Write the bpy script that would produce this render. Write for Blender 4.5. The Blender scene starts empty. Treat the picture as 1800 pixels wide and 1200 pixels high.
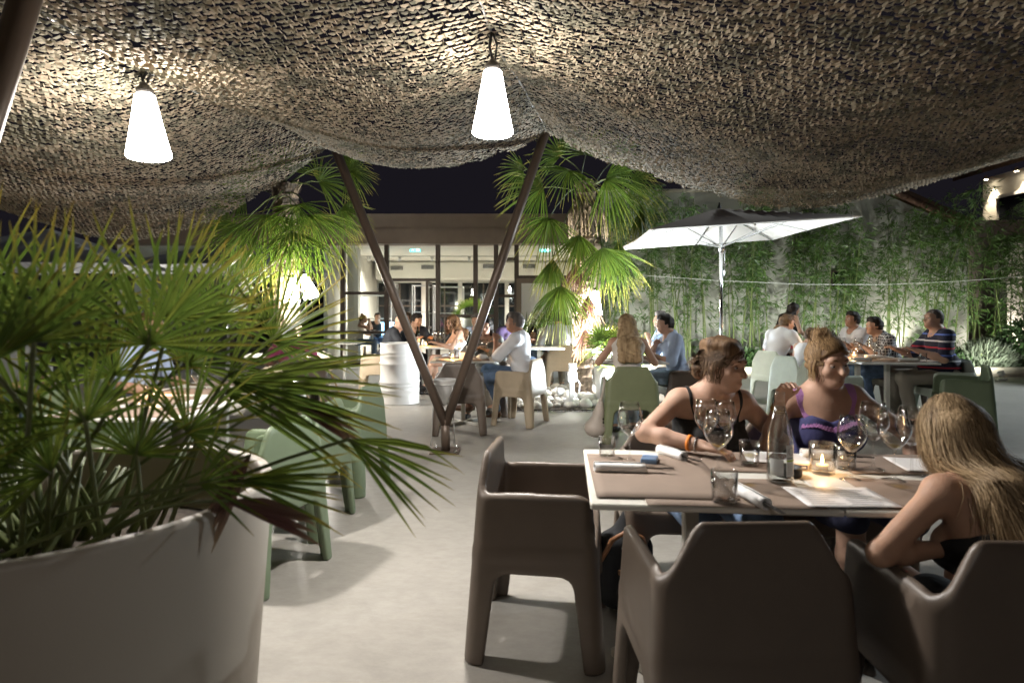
import bpy, math, random
import numpy as np
from mathutils import Vector, Matrix, Euler

R = math.radians
sc = bpy.context.scene
COL = sc.collection

# ------------------------------------------------------------------ camera, night sky, exposure
cam_d = bpy.data.cameras.new('camera')
cam = bpy.data.objects.new('camera', cam_d); COL.objects.link(cam)
cam.location = (0, 0, 1.30); cam.rotation_euler = (R(90), 0, 0)
cam_d.sensor_width = 36.0; cam_d.lens = 21.4
cam_d.shift_y = -52.0 / 1800.0
cam_d.clip_start = 0.05; cam_d.clip_end = 400
cam_d.dof.use_dof = True; cam_d.dof.focus_distance = 4.6; cam_d.dof.aperture_fstop = 3.2
sc.camera = cam

w = bpy.data.worlds.new('World'); sc.world = w; w.use_nodes = True
bg = w.node_tree.nodes['Background']
bg.inputs['Color'].default_value = (0.50, 0.44, 0.62, 1); bg.inputs['Strength'].default_value = 0.009

sc.view_settings.view_transform = 'Standard'; sc.view_settings.look = 'None'
sc.view_settings.exposure = 1.0; sc.view_settings.gamma = 1.0
cy = sc.cycles
cy.use_denoising = True; cy.max_bounces = 7; cy.diffuse_bounces = 3; cy.glossy_bounces = 3
cy.transmission_bounces = 6; cy.transparent_max_bounces = 12
cy.caustics_reflective = False; cy.caustics_refractive = False
cy.sample_clamp_indirect = 4.0
try: cy.use_light_tree = True
except Exception: pass

# strengths of the lamps the place has
LAMP_L = 44.0          # hanging shades under the net
PALM_L = 85.0          # shades beside the palm trunks

def P(px, py, Y):
    """a point of the place Y metres in front of the camera"""
    return Vector(((px - 900) / 1070.0 * Y, Y, 1.30 - (py - 548) / 1070.0 * Y))
def G(px, Y, z=0.0):
    return Vector(((px - 900) / 1070.0 * Y, Y, z))

# ------------------------------------------------------------------ materials
MATS = {}
def new_mat(name):
    m = bpy.data.materials.new(name); m.use_nodes = True; MATS[name] = m
    nt = m.node_tree; b = nt.nodes['Principled BSDF']
    return m, nt, b
def setc(b, key, v):
    if key in b.inputs: b.inputs[key].default_value = v
def mat(name, col, rough=.5, metal=0., var=0., scale=8., bump=0., bscale=60., spec=.5, col2=None, stretch=(1, 1, 1),
        trans=0., coat=0., detail=4., sub=0., rvar=0.):
    m, nt, b = new_mat(name); N = nt.nodes; L = nt.links
    setc(b, 'Base Color', (*col, 1)); setc(b, 'Roughness', rough); setc(b, 'Metallic', metal); setc(b, 'Specular IOR Level', spec)
    setc(b, 'Coat Weight', coat)
    if sub:
        setc(b, 'Subsurface Weight', sub); setc(b, 'Subsurface Radius', (.010, .005, .003)); setc(b, 'Subsurface Scale', 1.0)
    tc = N.new('ShaderNodeTexCoord'); mp = N.new('ShaderNodeMapping'); mp.inputs['Scale'].default_value = stretch
    L.new(tc.outputs['Object'], mp.inputs['Vector'])
    if var or col2 or rvar:
        nz = N.new('ShaderNodeTexNoise'); nz.inputs['Scale'].default_value = scale; nz.inputs['Detail'].default_value = detail
        nz.inputs['Roughness'].default_value = .6
        L.new(mp.outputs[0], nz.inputs['Vector'])
        rp = N.new('ShaderNodeValToRGB')
        c2 = col2 if col2 else tuple(min(1, c * (1 + var)) for c in col)
        c1 = col if col2 else tuple(c * (1 - var) for c in col)
        rp.color_ramp.elements[0].position = .32; rp.color_ramp.elements[1].position = .68
        rp.color_ramp.elements[0].color = (*c1, 1); rp.color_ramp.elements[1].color = (*c2, 1)
        L.new(nz.outputs['Fac'], rp.inputs['Fac']); L.new(rp.outputs['Color'], b.inputs['Base Color'])
        if rvar:
            mr = N.new('ShaderNodeMapRange'); mr.inputs['To Min'].default_value = rough - rvar; mr.inputs['To Max'].default_value = rough + rvar
            L.new(nz.outputs['Fac'], mr.inputs['Value']); L.new(mr.outputs[0], b.inputs['Roughness'])
    if bump:
        nb = N.new('ShaderNodeTexNoise'); nb.inputs['Scale'].default_value = bscale; nb.inputs['Detail'].default_value = 3
        L.new(mp.outputs[0], nb.inputs['Vector'])
        bp = N.new('ShaderNodeBump'); bp.inputs['Strength'].default_value = bump; bp.inputs['Distance'].default_value = .01
        L.new(nb.outputs['Fac'], bp.inputs['Height']); L.new(bp.outputs[0], b.inputs['Normal'])
    if trans:
        tr = N.new('ShaderNodeBsdfTranslucent'); mx = N.new('ShaderNodeMixShader'); mx.inputs[0].default_value = trans
        out = N['Material Output']
        src = b.inputs['Base Color'].links[0].from_socket if b.inputs['Base Color'].links else None
        if src: L.new(src, tr.inputs['Color'])
        else: tr.inputs['Color'].default_value = (*col, 1)
        L.new(b.outputs[0], mx.inputs[1]); L.new(tr.outputs[0], mx.inputs[2]); L.new(mx.outputs[0], out.inputs['Surface'])
    return m
def emit(name, col, strength, edge=None):
    m, nt, b = new_mat(name)
    setc(b, 'Base Color', (*col, 1)); setc(b, 'Emission Color', (*col, 1)); setc(b, 'Emission Strength', strength); setc(b, 'Roughness', .5)
    return m
def thin_glass(name, tint=(.97, .98, .98), ior=1.5, rough=.0, boost=1.0):
    """thin clear glass: what it does not mirror passes straight through"""
    m = bpy.data.materials.new(name); m.use_nodes = True; MATS[name] = m
    nt = m.node_tree; N = nt.nodes; L = nt.links; N.clear()
    out = N.new('ShaderNodeOutputMaterial'); t = N.new('ShaderNodeBsdfTransparent'); g = N.new('ShaderNodeBsdfGlossy')
    t.inputs['Color'].default_value = (*tint, 1); g.inputs['Roughness'].default_value = rough
    lw = N.new('ShaderNodeLayerWeight'); lw.inputs['Blend'].default_value = .5
    pw_ = N.new('ShaderNodeMath'); pw_.operation = 'POWER'; pw_.inputs[1].default_value = 4.; L.new(lw.outputs['Facing'], pw_.inputs[0])
    f0 = ((ior - 1) / (ior + 1)) ** 2
    ml = N.new('ShaderNodeMath'); ml.operation = 'MULTIPLY_ADD'; ml.use_clamp = True; ml.inputs[1].default_value = .75 * boost; ml.inputs[2].default_value = f0 * boost; L.new(pw_.outputs[0], ml.inputs[0])
    mx = N.new('ShaderNodeMixShader')
    L.new(ml.outputs[0], mx.inputs[0]); L.new(t.outputs[0], mx.inputs[1]); L.new(g.outputs[0], mx.inputs[2])
    L.new(mx.outputs[0], out.inputs['Surface'])
    return m
M = MATS
# ------------------------------------------------------------------ object helpers
def tag(o, label=None, cat=None, group=None, kind=None):
    if label: o['label'] = label
    if cat: o['category'] = cat
    if group: o['group'] = group
    if kind: o['kind'] = kind
    return o
def thing(name, label, cat, loc=(0, 0, 0), rz=0., group=None):
    o = bpy.data.objects.new(name, None); COL.objects.link(o)
    o.empty_display_size = .1; o.location = loc; o.rotation_euler = (0, 0, rz)
    return tag(o, label, cat, group)
def link(name, me, parent=None, loc=None, rot=None):
    o = bpy.data.objects.new(name, me); COL.objects.link(o)
    if parent: o.parent = parent
    if loc is not None: o.location = loc
    if rot is not None: o.rotation_euler = rot
    return o
def set_obj_mat(o, m):
    if not o.material_slots: o.data.materials.append(m)
    o.material_slots[0].link = 'OBJECT'; o.material_slots[0].material = m
def copy_tree(o, parent=None, mats=None):
    c = o.copy(); COL.objects.link(c)
    if parent is not None: c.parent = parent
    if mats and c.type == 'MESH': set_obj_mat(c, mats)
    for ch in o.children: copy_tree(ch, c, mats)
    return c
def mesh_from(name, V, F, smooth=False):
    me = bpy.data.meshes.new(name)
    V = np.asarray(V, dtype=np.float32)
    if isinstance(F, np.ndarray):
        nf, k = F.shape
        me.vertices.add(len(V)); me.vertices.foreach_set('co', V.ravel())
        me.loops.add(nf * k); me.loops.foreach_set('vertex_index', F.astype(np.int32).ravel())
        me.polygons.add(nf); me.polygons.foreach_set('loop_start', np.arange(0, nf * k, k, dtype=np.int32))
        me.update(calc_edges=True)
    else:
        me.from_pydata([tuple(map(float, v)) for v in V], [], F); me.update()
    if smooth: me.polygons.foreach_set('use_smooth', [True] * len(me.polygons))
    return me

class MB:
    """collects shapes into one mesh"""
    def __init__(s): s.V = []; s.F = []; s.S = []
    def add(s, V, F, smooth=False):
        b = len(s.V); s.V.extend([tuple(v) for v in V])
        for f in F: s.F.append([i + b for i in f]); s.S.append(smooth)
        return s
    def box(s, c, d, rot=None, bev=0.):
        hx, hy, hz = d[0] / 2, d[1] / 2, d[2] / 2
        if bev > 0:
            b = min(bev, hx * .9, hy * .9, hz * .9); V = []
            for sx in (-1, 1):
                for sy in (-1, 1):
                    for sz in (-1, 1):
                        V += [(sx * hx, sy * (hy - b), sz * (hz - b)), (sx * (hx - b), sy * hy, sz * (hz - b)), (sx * (hx - b), sy * (hy - b), sz * hz)]
            def ix(sx, sy, sz, k): return (((sx + 1) // 2) * 4 + ((sy + 1) // 2) * 2 + (sz + 1) // 2) * 3 + k
            F = []
            for a in (-1, 1):
                F.append([ix(a, -1, -1, 0), ix(a, 1, -1, 0), ix(a, 1, 1, 0), ix(a, -1, 1, 0)][::a])
                F.append([ix(-1, a, -1, 1), ix(-1, a, 1, 1), ix(1, a, 1, 1), ix(1, a, -1, 1)][::a])
                F.append([ix(-1, -1, a, 2), ix(1, -1, a, 2), ix(1, 1, a, 2), ix(-1, 1, a, 2)][::a])
                for c2 in (-1, 1):
                    F.append([ix(a, c2, -1, 0), ix(a, c2, 1, 0), ix(a, c2, 1, 1), ix(a, c2, -1, 1)])
                    F.append([ix(a, -1, c2, 0), ix(a, 1, c2, 0), ix(a, 1, c2, 2), ix(a, -1, c2, 2)])
                    F.append([ix(-1, a, c2, 1), ix(1, a, c2, 1), ix(1, a, c2, 2), ix(-1, a, c2, 2)])
                    for c3 in (-1, 1): F.append([ix(a, c2, c3, 0), ix(a, c2, c3, 1), ix(a, c2, c3, 2)])
        else:
            V = [(x, y, z) for x in (-hx, hx) for y in (-hy, hy) for z in (-hz, hz)]
            F = [[0, 1, 3, 2], [4, 6, 7, 5], [0, 4, 5, 1], [2, 3, 7, 6], [0, 2, 6, 4], [1, 5, 7, 3]]
        c = Vector(c); m = rot if rot is not None else None
        V = [((m @ Vector(v)) if m is not None else Vector(v)) + c for v in V]
        return s.add(V, F)
    def bar(s, a, b, wx, wy, bev=0.):
        a, b = Vector(a), Vector(b); d = b - a; q = d.to_track_quat('Z', 'Y').to_matrix()
        return s.box((a + b) / 2, (wx, wy, d.length), q, bev)
    def tube(s, pts, r, n=8, caps=True, smooth=True):
        pts = [Vector(p) for p in pts]; k = len(pts)
        rs = r if isinstance(r, (list, tuple)) else [r] * k
        V = []; F = []; prev = None
        for i, p in enumerate(pts):
            t = (pts[min(i + 1, k - 1)] - pts[max(i - 1, 0)]).normalized()
            if prev is None: u = t.orthogonal().normalized()
            else:
                u = prev - t * prev.dot(t)
                u = u.normalized() if u.length > 1e-6 else t.orthogonal().normalized()
            prev = u; v = t.cross(u)
            for j in range(n):
                a = 2 * math.pi * j / n
                V.append(p + (u * math.cos(a) + v * math.sin(a)) * rs[i])
        for i in range(k - 1):
            for j in range(n):
                F.append([i * n + j, i * n + (j + 1) % n, (i + 1) * n + (j + 1) % n, (i + 1) * n + j])
        s.add(V, F, smooth)
        if caps:
            b = len(s.V) - len(V)
            s.F.append([b + j for j in range(n)][::-1]); s.S.append(False)
            s.F.append([b + (k - 1) * n + j for j in range(n)]); s.S.append(False)
        return s
    def lathe(s, prof, n=20, c=(0, 0, 0), smooth=True, rot=None):
        V = []; F = []; c = Vector(c)
        for (r, z) in prof:
            for j in range(n):
                a = 2 * math.pi * j / n
                v = Vector((r * math.cos(a), r * math.sin(a), z))
                V.append((rot @ v if rot is not None else v) + c)
        for i in range(len(prof) - 1):
            for j in range(n):
                F.append([i * n + j, i * n + (j + 1) % n, (i + 1) * n + (j + 1) % n, (i + 1) * n + j])
        b = len(s.V); s.add(V, F, smooth)
        if prof[0][0] > 1e-4: s.F.append([b + j for j in range(n)][::-1]); s.S.append(False)
        if prof[-1][0] > 1e-4 and not getattr(s, 'open_top', False):
            s.F.append([b + (len(prof) - 1) * n + j for j in range(n)]); s.S.append(False)
        return s
    def quad(s, a, b, c, d): return s.add([a, b, c, d], [[0, 1, 2, 3]])
    def build(s, name, m=None, parent=None, loc=None, rot=None):
        me = bpy.data.meshes.new(name); me.from_pydata([tuple(v) for v in s.V], [], s.F)
        me.polygons.foreach_set('use_smooth', s.S); me.update()
        if m: me.materials.append(m)
        return link(name, me, parent, loc, rot)

def structure(name, mb, m):
    return tag(mb.build(name, m), kind='structure')

# ------------------------------------------------------------------ distance fields and surface nets (for moulded and living shapes)
def surface_nets(D, org, h):
    S = D < 0
    nx, ny, nz = D.shape
    cs = np.zeros((nx - 1, ny - 1, nz - 1), np.int8)
    offs = [(i, j, k) for i in (0, 1) for j in (0, 1) for k in (0, 1)]
    for (i, j, k) in offs: cs += S[i:nx - 1 + i, j:ny - 1 + j, k:nz - 1 + k]
    act = (cs > 0) & (cs < 8)
    I = np.argwhere(act)
    if len(I) == 0: return np.zeros((0, 3)), np.zeros((0, 4), int)
    idx = -np.ones(act.shape, np.int32); idx[act] = np.arange(len(I))
    C = np.stack([D[I[:, 0] + i, I[:, 1] + j, I[:, 2] + k] for (i, j, k) in offs], 1)
    acc = np.zeros((len(I), 3)); cnt = np.zeros(len(I))
    for a in range(8):
        for b in range(a + 1, 8):
            oa, ob = np.array(offs[a]), np.array(offs[b])
            if np.abs(oa - ob).sum() != 1: continue
            va, vb = C[:, a], C[:, b]; x = (va < 0) != (vb < 0)
            t = np.where(x, va / np.where(x, va - vb, 1), 0)
            acc += np.where(x[:, None], oa + t[:, None] * (ob - oa), 0); cnt += x
    V = (I + acc / cnt[:, None]) * h + np.asarray(org)
    F = []
    for ax in range(3):
        sl0 = [slice(1, -1)] * 3; sl1 = [slice(1, -1)] * 3
        sl0[ax] = slice(0, -1); sl1[ax] = slice(1, None)
        A, B = S[tuple(sl0)], S[tuple(sl1)]
        e = np.argwhere(A != B)
        if len(e) == 0: continue
        fl = A[tuple(e.T)]
        base = e.copy()
        for o in range(3):
            if o != ax: base[:, o] += 1
        u, v = (ax + 1) % 3, (ax + 2) % 3
        def cell(du, dv):
            c = base.copy(); c[:, u] -= du; c[:, v] -= dv
            return idx[c[:, 0], c[:, 1], c[:, 2]]
        q = np.stack([cell(1, 1), cell(0, 1), cell(0, 0), cell(1, 0)], 1)
        q[~fl] = q[~fl][:, ::-1]
        F.append(q)
    F = np.concatenate(F)
    return V, F[(F >= 0).all(1)]

def smin(a, b, k):
    if k <= 0: return np.minimum(a, b)
    hh = np.clip(.5 + .5 * (b - a) / k, 0, 1)
    return b + (a - b) * hh - k * hh * (1 - hh)
def smax(a, b, k): return -smin(-a, -b, k)

HEAD = [None, 1.0]      # frame of the head being built and its size
class SDF:
    """a list of blended shapes; each is evaluated only near itself"""
    def __init__(s): s.ops = []
    def cone(s, a, b, r1, r2=None, k=.02, sub=False, sc=None):
        a = np.array(a, float); b = np.array(b, float); r2 = r1 if r2 is None else r2
        ab = b - a; L2 = max(ab @ ab, 1e-9)
        def f(p):
            q = p - a; t = np.clip((q @ ab) / L2, 0, 1)
            return np.linalg.norm(q - t[..., None] * ab, axis=-1) - (r1 + (r2 - r1) * t)
        m = max(r1, r2); s.ops.append((f, np.minimum(a, b) - m, np.maximum(a, b) + m, k, sub)); return s
    def ell(s, c, r, rot=None, k=.02, sub=False):
        c = np.array(c, float); r = np.array(r, float) * (HEAD[1] if rot is not None and rot is HEAD[0] else 1.0)
        Rm = None if rot is None else np.array(rot)
        def f(p):
            q = p - c
            if Rm is not None: q = q @ Rm
            k0 = np.linalg.norm(q / r, axis=-1); k1 = np.linalg.norm(q / (r * r), axis=-1)
            return k0 * (k0 - 1) / np.maximum(k1, 1e-6)
        m = r.max() if Rm is not None else r
        s.ops.append((f, c - m, c + m, k, sub)); return s
    def box(s, c, d, rot=None, rad=.01, k=.01, sub=False):
        c = np.array(c, float); d = np.array(d, float) * (HEAD[1] if rot is not None and rot is HEAD[0] else 1.0); hd = d / 2 - rad
        Rm = None if rot is None else np.array(rot)
        def f(p):
            q = p - c
            if Rm is not None: q = q @ Rm
            q = np.abs(q) - hd
            return np.linalg.norm(np.maximum(q, 0), axis=-1) + np.minimum(q.max(-1), 0) - rad
        m = np.linalg.norm(d) / 2 if Rm is not None else np.array(d) / 2
        s.ops.append((f, c - m, c + m, k, sub)); return s
    def fn(s, f, lo, hi, k=.01, sub=False):
        s.ops.append((f, np.array(lo, float), np.array(hi, float), k, sub)); return s
    def mesh(s, h, grow=0., pad=.05, noise=None):
        lo = np.min([o[1] for o in s.ops if not o[4]], 0) - pad - grow; hi = np.max([o[2] for o in s.ops if not o[4]], 0) + pad + grow
        n = np.ceil((hi - lo) / h).astype(int) + 1
        D = np.full(n, .2, np.float32)
        ax = [lo[i] + h * np.arange(n[i]) for i in range(3)]
        for (f, a, b, k, sub) in s.ops:
            mg = max(k * 1.2, .03) + grow
            i0 = np.clip(np.floor((a - mg - lo) / h).astype(int), 0, n - 1); i1 = np.clip(np.ceil((b + mg - lo) / h).astype(int) + 1, 1, n)
            if (i1 <= i0).any(): continue
            p = np.stack(np.meshgrid(*[ax[i][i0[i]:i1[i]] for i in range(3)], indexing='ij'), -1)
            d = f(p); sl = tuple(slice(i0[i], i1[i]) for i in range(3))
            if sub: D[sl] = smax(D[sl], -d, k)
            else: D[sl] = smin(D[sl], d - grow, k)
        if noise is not None:
            near = np.argwhere(np.abs(D) < .03)
            pts = near * h + lo
            D[tuple(near.T)] += noise(pts)
        return surface_nets(D, lo, h)
def relax(V, F, it=1, lam=.5):
    V = V.copy(); n = len(V)
    a = np.concatenate([F[:, 0], F[:, 1], F[:, 2], F[:, 3]]); b = np.concatenate([F[:, 1], F[:, 2], F[:, 3], F[:, 0]])
    for _ in range(it):
        acc = np.zeros((n, 3)); c = np.zeros(n)
        for o in range(3):
            acc[:, o] = np.bincount(a, V[b, o], n) + np.bincount(b, V[a, o], n)
        c = np.bincount(a, minlength=n) + np.bincount(b, minlength=n)
        V += lam * (acc / np.maximum(c, 1)[:, None] - V)
    return V
def sdf_obj(name, sdf, h, m, parent=None, it=1, **kw):
    V, F = sdf.mesh(h, **kw)
    if len(V) == 0: return None
    if it: V = relax(V, F, it)
    me = mesh_from(name, V, F, True); me.materials.append(m)
    return link(name, me, parent)
rng = random.Random(7); nr = np.random.default_rng(7)
# ------------------------------------------------------------------ materials of the setting
def floor_mat():
    m, nt, b = new_mat('resin_floor'); N = nt.nodes; L = nt.links
    tc = N.new('ShaderNodeTexCoord')
    def noise(s, d, r=.6):
        n = N.new('ShaderNodeTexNoise'); n.inputs['Scale'].default_value = s; n.inputs['Detail'].default_value = d; n.inputs['Roughness'].default_value = r
        n.inputs['Distortion'].default_value = .6
        L.new(tc.outputs['Object'], n.inputs['Vector']); return n
    a, c, f = noise(.55, 5), noise(3.1, 8, .72), noise(90, 2)
    sm = N.new('ShaderNodeMapping'); sm.inputs['Scale'].default_value = (1.5, 3.0, 1); sm.inputs['Rotation'].default_value = (0, 0, .5); L.new(tc.outputs['Object'], sm.inputs['Vector'])
    scr = N.new('ShaderNodeTexNoise'); scr.inputs['Scale'].default_value = 7; scr.inputs['Detail'].default_value = 9; scr.inputs['Roughness'].default_value = .75; L.new(sm.outputs[0], scr.inputs['Vector'])
    mx = N.new('ShaderNodeMix'); mx.data_type = 'FLOAT'; mx.inputs[0].default_value = .45
    L.new(a.outputs['Fac'], mx.inputs[2]); L.new(c.outputs['Fac'], mx.inputs[3])
    rp = N.new('ShaderNodeValToRGB'); e = rp.color_ramp.elements
    e[0].position = .33; e[1].position = .66; e[0].color = (.265, .247, .220, 1); e[1].color = (.385, .361, .325, 1)
    L.new(mx.outputs[0], rp.inputs['Fac'])
    st = N.new('ShaderNodeMapRange'); st.inputs['From Min'].default_value = .36; st.inputs['From Max'].default_value = .66; st.inputs['To Min'].default_value = .88; st.inputs['To Max'].default_value = 1.05; L.new(scr.outputs['Fac'], st.inputs['Value'])
    sc_ = N.new('ShaderNodeVectorMath'); sc_.operation = 'SCALE'; L.new(rp.outputs['Color'], sc_.inputs[0]); L.new(st.outputs[0], sc_.inputs['Scale']); L.new(sc_.outputs[0], b.inputs['Base Color'])
    mr = N.new('ShaderNodeMapRange'); mr.inputs['To Min'].default_value = .38; mr.inputs['To Max'].default_value = .62
    L.new(c.outputs['Fac'], mr.inputs['Value']); L.new(mr.outputs[0], b.inputs['Roughness'])
    bp = N.new('ShaderNodeBump'); bp.inputs['Strength'].default_value = .08; bp.inputs['Distance'].default_value = .01
    L.new(f.outputs['Fac'], bp.inputs['Height']); L.new(bp.outputs[0], b.inputs['Normal'])
    return m
floor_mat()
mat('plaster_wall', (.36, .36, .315), .85, var=.12, scale=1.4, bump=.15, bscale=40)
mat('pale_plaster', (.62, .59, .52), .8, var=.06, scale=1.0)
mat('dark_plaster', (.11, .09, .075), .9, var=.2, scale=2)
mat('bronze_metal', (.18, .135, .10), .45, metal=.35, var=.08, scale=3)
mat('mullion_metal', (.075, .055, .042), .42, metal=.4)
mat('interior_white', (.78, .75, .68), .7)
mat('interior_floor', (.20, .18, .16), .4)
mat('night_glass', (.012, .014, .016), .06, spec=.6)
mat('vent_grey', (.17, .165, .155), .6)
mat('white_paint', (.58, .57, .55), .38, var=.03, scale=5)
mat('white_plastic', (.70, .70, .68), .45)
mat('soil', (.045, .032, .022), 1., var=.4, scale=30, bump=.6, bscale=50)
mat('pebble', (.62, .60, .55), .8, var=.14, scale=9, bump=.15)
mat('kerb_stone', (.55, .50, .40), .8, var=.12, scale=6, bump=.2)
mat('steel', (.62, .63, .65), .22, metal=1.)
mat('chrome', (.75, .76, .78), .12, metal=1.)
mat('black_rubber', (.015, .015, .016), .6)
mat('roof_tile', (.14, .075, .05), .85, var=.35, scale=6, bump=.3)
mat('wood_eave', (.16, .09, .05), .7, var=.2, scale=5)
thin_glass('pane_glass', (.93, .96, .95), 1.45)

# ------------------------------------------------------------------ terrace
structure('terrace_floor', MB().quad((-60, -8, 0), (60, -8, 0), (60, 70, 0), (-60, 70, 0)), M['resin_floor'])
# pebble bed round the right palm: slotted drain in front, stones one by one
bed = structure('pebble_bed', MB().box((.72, 9.0, .008), (1.75, 2.0, .016)), M['soil'])
def stone_mesh(seed):
    r_ = np.random.default_rng(seed); V = []; F = []
    n, k = 8, 5
    ax = np.array([1, r_.uniform(.7, .95), r_.uniform(.5, .75)])
    for i in range(k + 1):
        th = math.pi * i / k
        for j in range(n):
            ph = 2 * math.pi * j / n
            v = np.array([math.sin(th) * math.cos(ph), math.sin(th) * math.sin(ph), math.cos(th)])
            V.append(v * ax * (1 + .10 * math.sin(3 * v[0] + seed) * math.cos(2.5 * v[1] + 2 * seed)))
    for i in range(k):
        for j in range(n): F.append([i * n + j, i * n + (j + 1) % n, (i + 1) * n + (j + 1) % n, (i + 1) * n + j][::-1])
    me = mesh_from('stone', V, F, True); me.materials.append(M['pebble']); return me
stones = [stone_mesh(s) for s in range(6)]
pts = []
for _ in range(2600):
    p = (rng.uniform(-.10, 1.54), rng.uniform(8.08, 9.95)); r_ = rng.uniform(.055, .125)
    if math.hypot(p[0] - 1.08, p[1] - 9.46) < .26 or math.hypot(p[0] - .82, p[1] - 8.35) < .12: continue
    if all(math.hypot(p[0] - q[0], p[1] - q[1]) > (r_ + q[2]) * .86 for q in pts): pts.append((p[0], p[1], r_))
for i, (x, y, r_) in enumerate(pts[:230]):
    o = link('stone', stones[i % 6], bed, (x, y, .016 + r_ * .42)); o.scale = (r_, r_, r_ * rng.uniform(.9, 1.1)); o.rotation_euler = (rng.uniform(-.3, .3), rng.uniform(-.3, .3), rng.uniform(0, 6.28))
gr = MB()
gr.box((.75, 7.90, .005), (2.2, .012, .01)); gr.box((.75, 8.00, .005), (2.2, .012, .01))
drain = tag(gr.build('drain_channel', M['steel']), kind='structure')
db = MB(); db.box((.75, 7.95, .002), (2.18, .088, .004)); db.build('drain_slot_floor', M['black_rubber'], drain)
bars = MB()
for i in range(44): bars.box((-.33 + i * .05, 7.95, .006), (.024, .086, .008))
tag(bars.build('grate_bars', M['steel'], drain), kind='stuff')

# planting bed and kerb along the back wall
structure('planting_bed', MB().box((8.2, 12.82, .03), (12.4, .9, .06)), M['soil'])
kb = tag(MB().box((8.2, 12.28, .02), (12.4, .14, .04)).build('kerb', M['kerb_stone']), kind='structure')
for i in range(12):
    MB().box((2.53 + i * 1.034, 12.28, .115), (1.02, .18, .15), bev=.012).build('kerb_block', M['kerb_stone'], kb)

# ------------------------------------------------------------------ back wall behind the bamboo
wall = thing('garden_wall', 'tall pale grey plaster wall with tiled sloping end behind the bamboo', 'wall', (0, 13.4, 0))
prof = [(2.0, 0), (10.05, 0), (10.05, 3.05), (9.05, 3.52), (8.1, 3.93), (2.0, 3.93)]
nv = len(prof)
MB().add([(x, 0, z) for x, z in prof] + [(x, .3, z) for x, z in prof], [list(range(nv)), list(range(nv, 2 * nv))[::-1]] + [[i, (i + 1) % nv, nv + (i + 1) % nv, nv + i][::-1] for i in range(nv)]).build('wall_body', M['plaster_wall'], wall)
MB().box((5.0, .15, 3.965), (6.1, .40, .06), bev=.01).build('coping', M['kerb_stone'], wall)
rf = MB().bar((8.0, .15, 4.02), (10.2, .15, 3.04), .06, .62).build('verge', M['wood_eave'], wall)
tm = MB().lathe([(.07, 0), (.085, .34)], 8).build('tile', M['roof_tile'], rf)
for i in range(14):
    o = tm if i == 0 else tm.copy()
    if i: COL.objects.link(o); o.parent = rf
    k = i % 7; o.location = (8.02 + k * .31, -.06 + .36 * (i // 7), 4.09 - k * .31 * .445); o.rotation_euler = (0, R(114), 0)
o = MB().box((7.32, -.012, 2.0), (.52, .03, .34)).build('vent_opening', M['night_glass'], wall)
fr = MB()
for (c, d) in (((7.32, -.02, 2.19), (.60, .04, .04)), ((7.32, -.02, 1.81), (.60, .04, .04)), ((7.04, -.02, 2.0), (.04, .04, .34)), ((7.60, -.02, 2.0), (.04, .04, .34))): fr.box(c, d)
fr.build('frame', M['mullion_metal'], o)
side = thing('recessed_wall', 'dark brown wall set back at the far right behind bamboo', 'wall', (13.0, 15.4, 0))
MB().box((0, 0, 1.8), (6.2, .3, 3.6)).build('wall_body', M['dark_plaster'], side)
MB().box((-.72, -.35, 1.5), (.42, .4, 3.0), bev=.01).build('pillar', M['pale_plaster'], side)

# house above the wall
house = thing('tall_house', 'tall house with warm lights under its eaves, top right', 'building', (16.85, 11.4, 0))
MB().box((0, 0, 2.5), (7.4, 11.2, 5.0)).build('wall_body', M['pale_plaster'], house)
hr = MB()
hr.add([(-4.25, -6, 5.02), (-4.25, 6.0, 5.02), (0, 6.0, 6.6), (0, -6, 6.6), (-4.25, -6, 5.14), (-4.25, 6.0, 5.14), (0, 6.0, 6.72), (0, -6, 6.72)],
       [[0, 1, 2, 3], [7, 6, 5, 4], [0, 4, 5, 1], [1, 5, 6, 2], [3, 2, 6, 7], [0, 3, 7, 4]])
hroof = hr.build('roof', M['wood_eave'], house)
tm = MB().lathe([(.08, 0), (.10, .45)], 8).build('tile', M['roof_tile'], hroof)
for i in range(40):
    o = tm if i == 0 else tm.copy()
    if i: COL.objects.link(o); o.parent = hroof
    o.location = (-4.30, -5.2 + i * .28, 5.17); o.rotation_euler = (0, R(69.5), 0)
wn = MB().box((-3.71, 4.6, 3.7), (.04, .8, 1.3)).build('window', M['night_glass'], house)
MB().box((-3.74, 4.6, 4.39), (.08, 1.1, .08)).build('lintel', M['white_paint'], wn)
M_HL = emit('eave_lamp_glow', (1., .86, .62), 60.)
for (y, en) in ((16.6, 26), (15.6, 26)):
    t = thing('eave_spotlight', 'small warm spotlight under the tall house eaves, ' + ('left' if y > 16 else 'right') + ' one', 'spotlight', (12.93, y, 4.9), group='lights under the eaves')
    MB().lathe([(.035, .10), (.05, .02), (.045, 0)], 10).build('housing', M['steel'], t)
    MB().lathe([(.0, -.004), (.04, -.002), (.04, .0)], 10).build('lens', M_HL, t)
    ld = bpy.data.lights.new('eave_light', 'SPOT'); ld.energy = 130; ld.spot_size = R(60); ld.spot_blend = .6; ld.color = (1, .84, .6); ld.shadow_soft_size = .03
    lo = bpy.data.objects.new('eave_light', ld); COL.objects.link(lo); lo.parent = t; lo.location = (.06, 0, -.03); lo.rotation_euler = (0, R(-6), 0)

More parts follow.
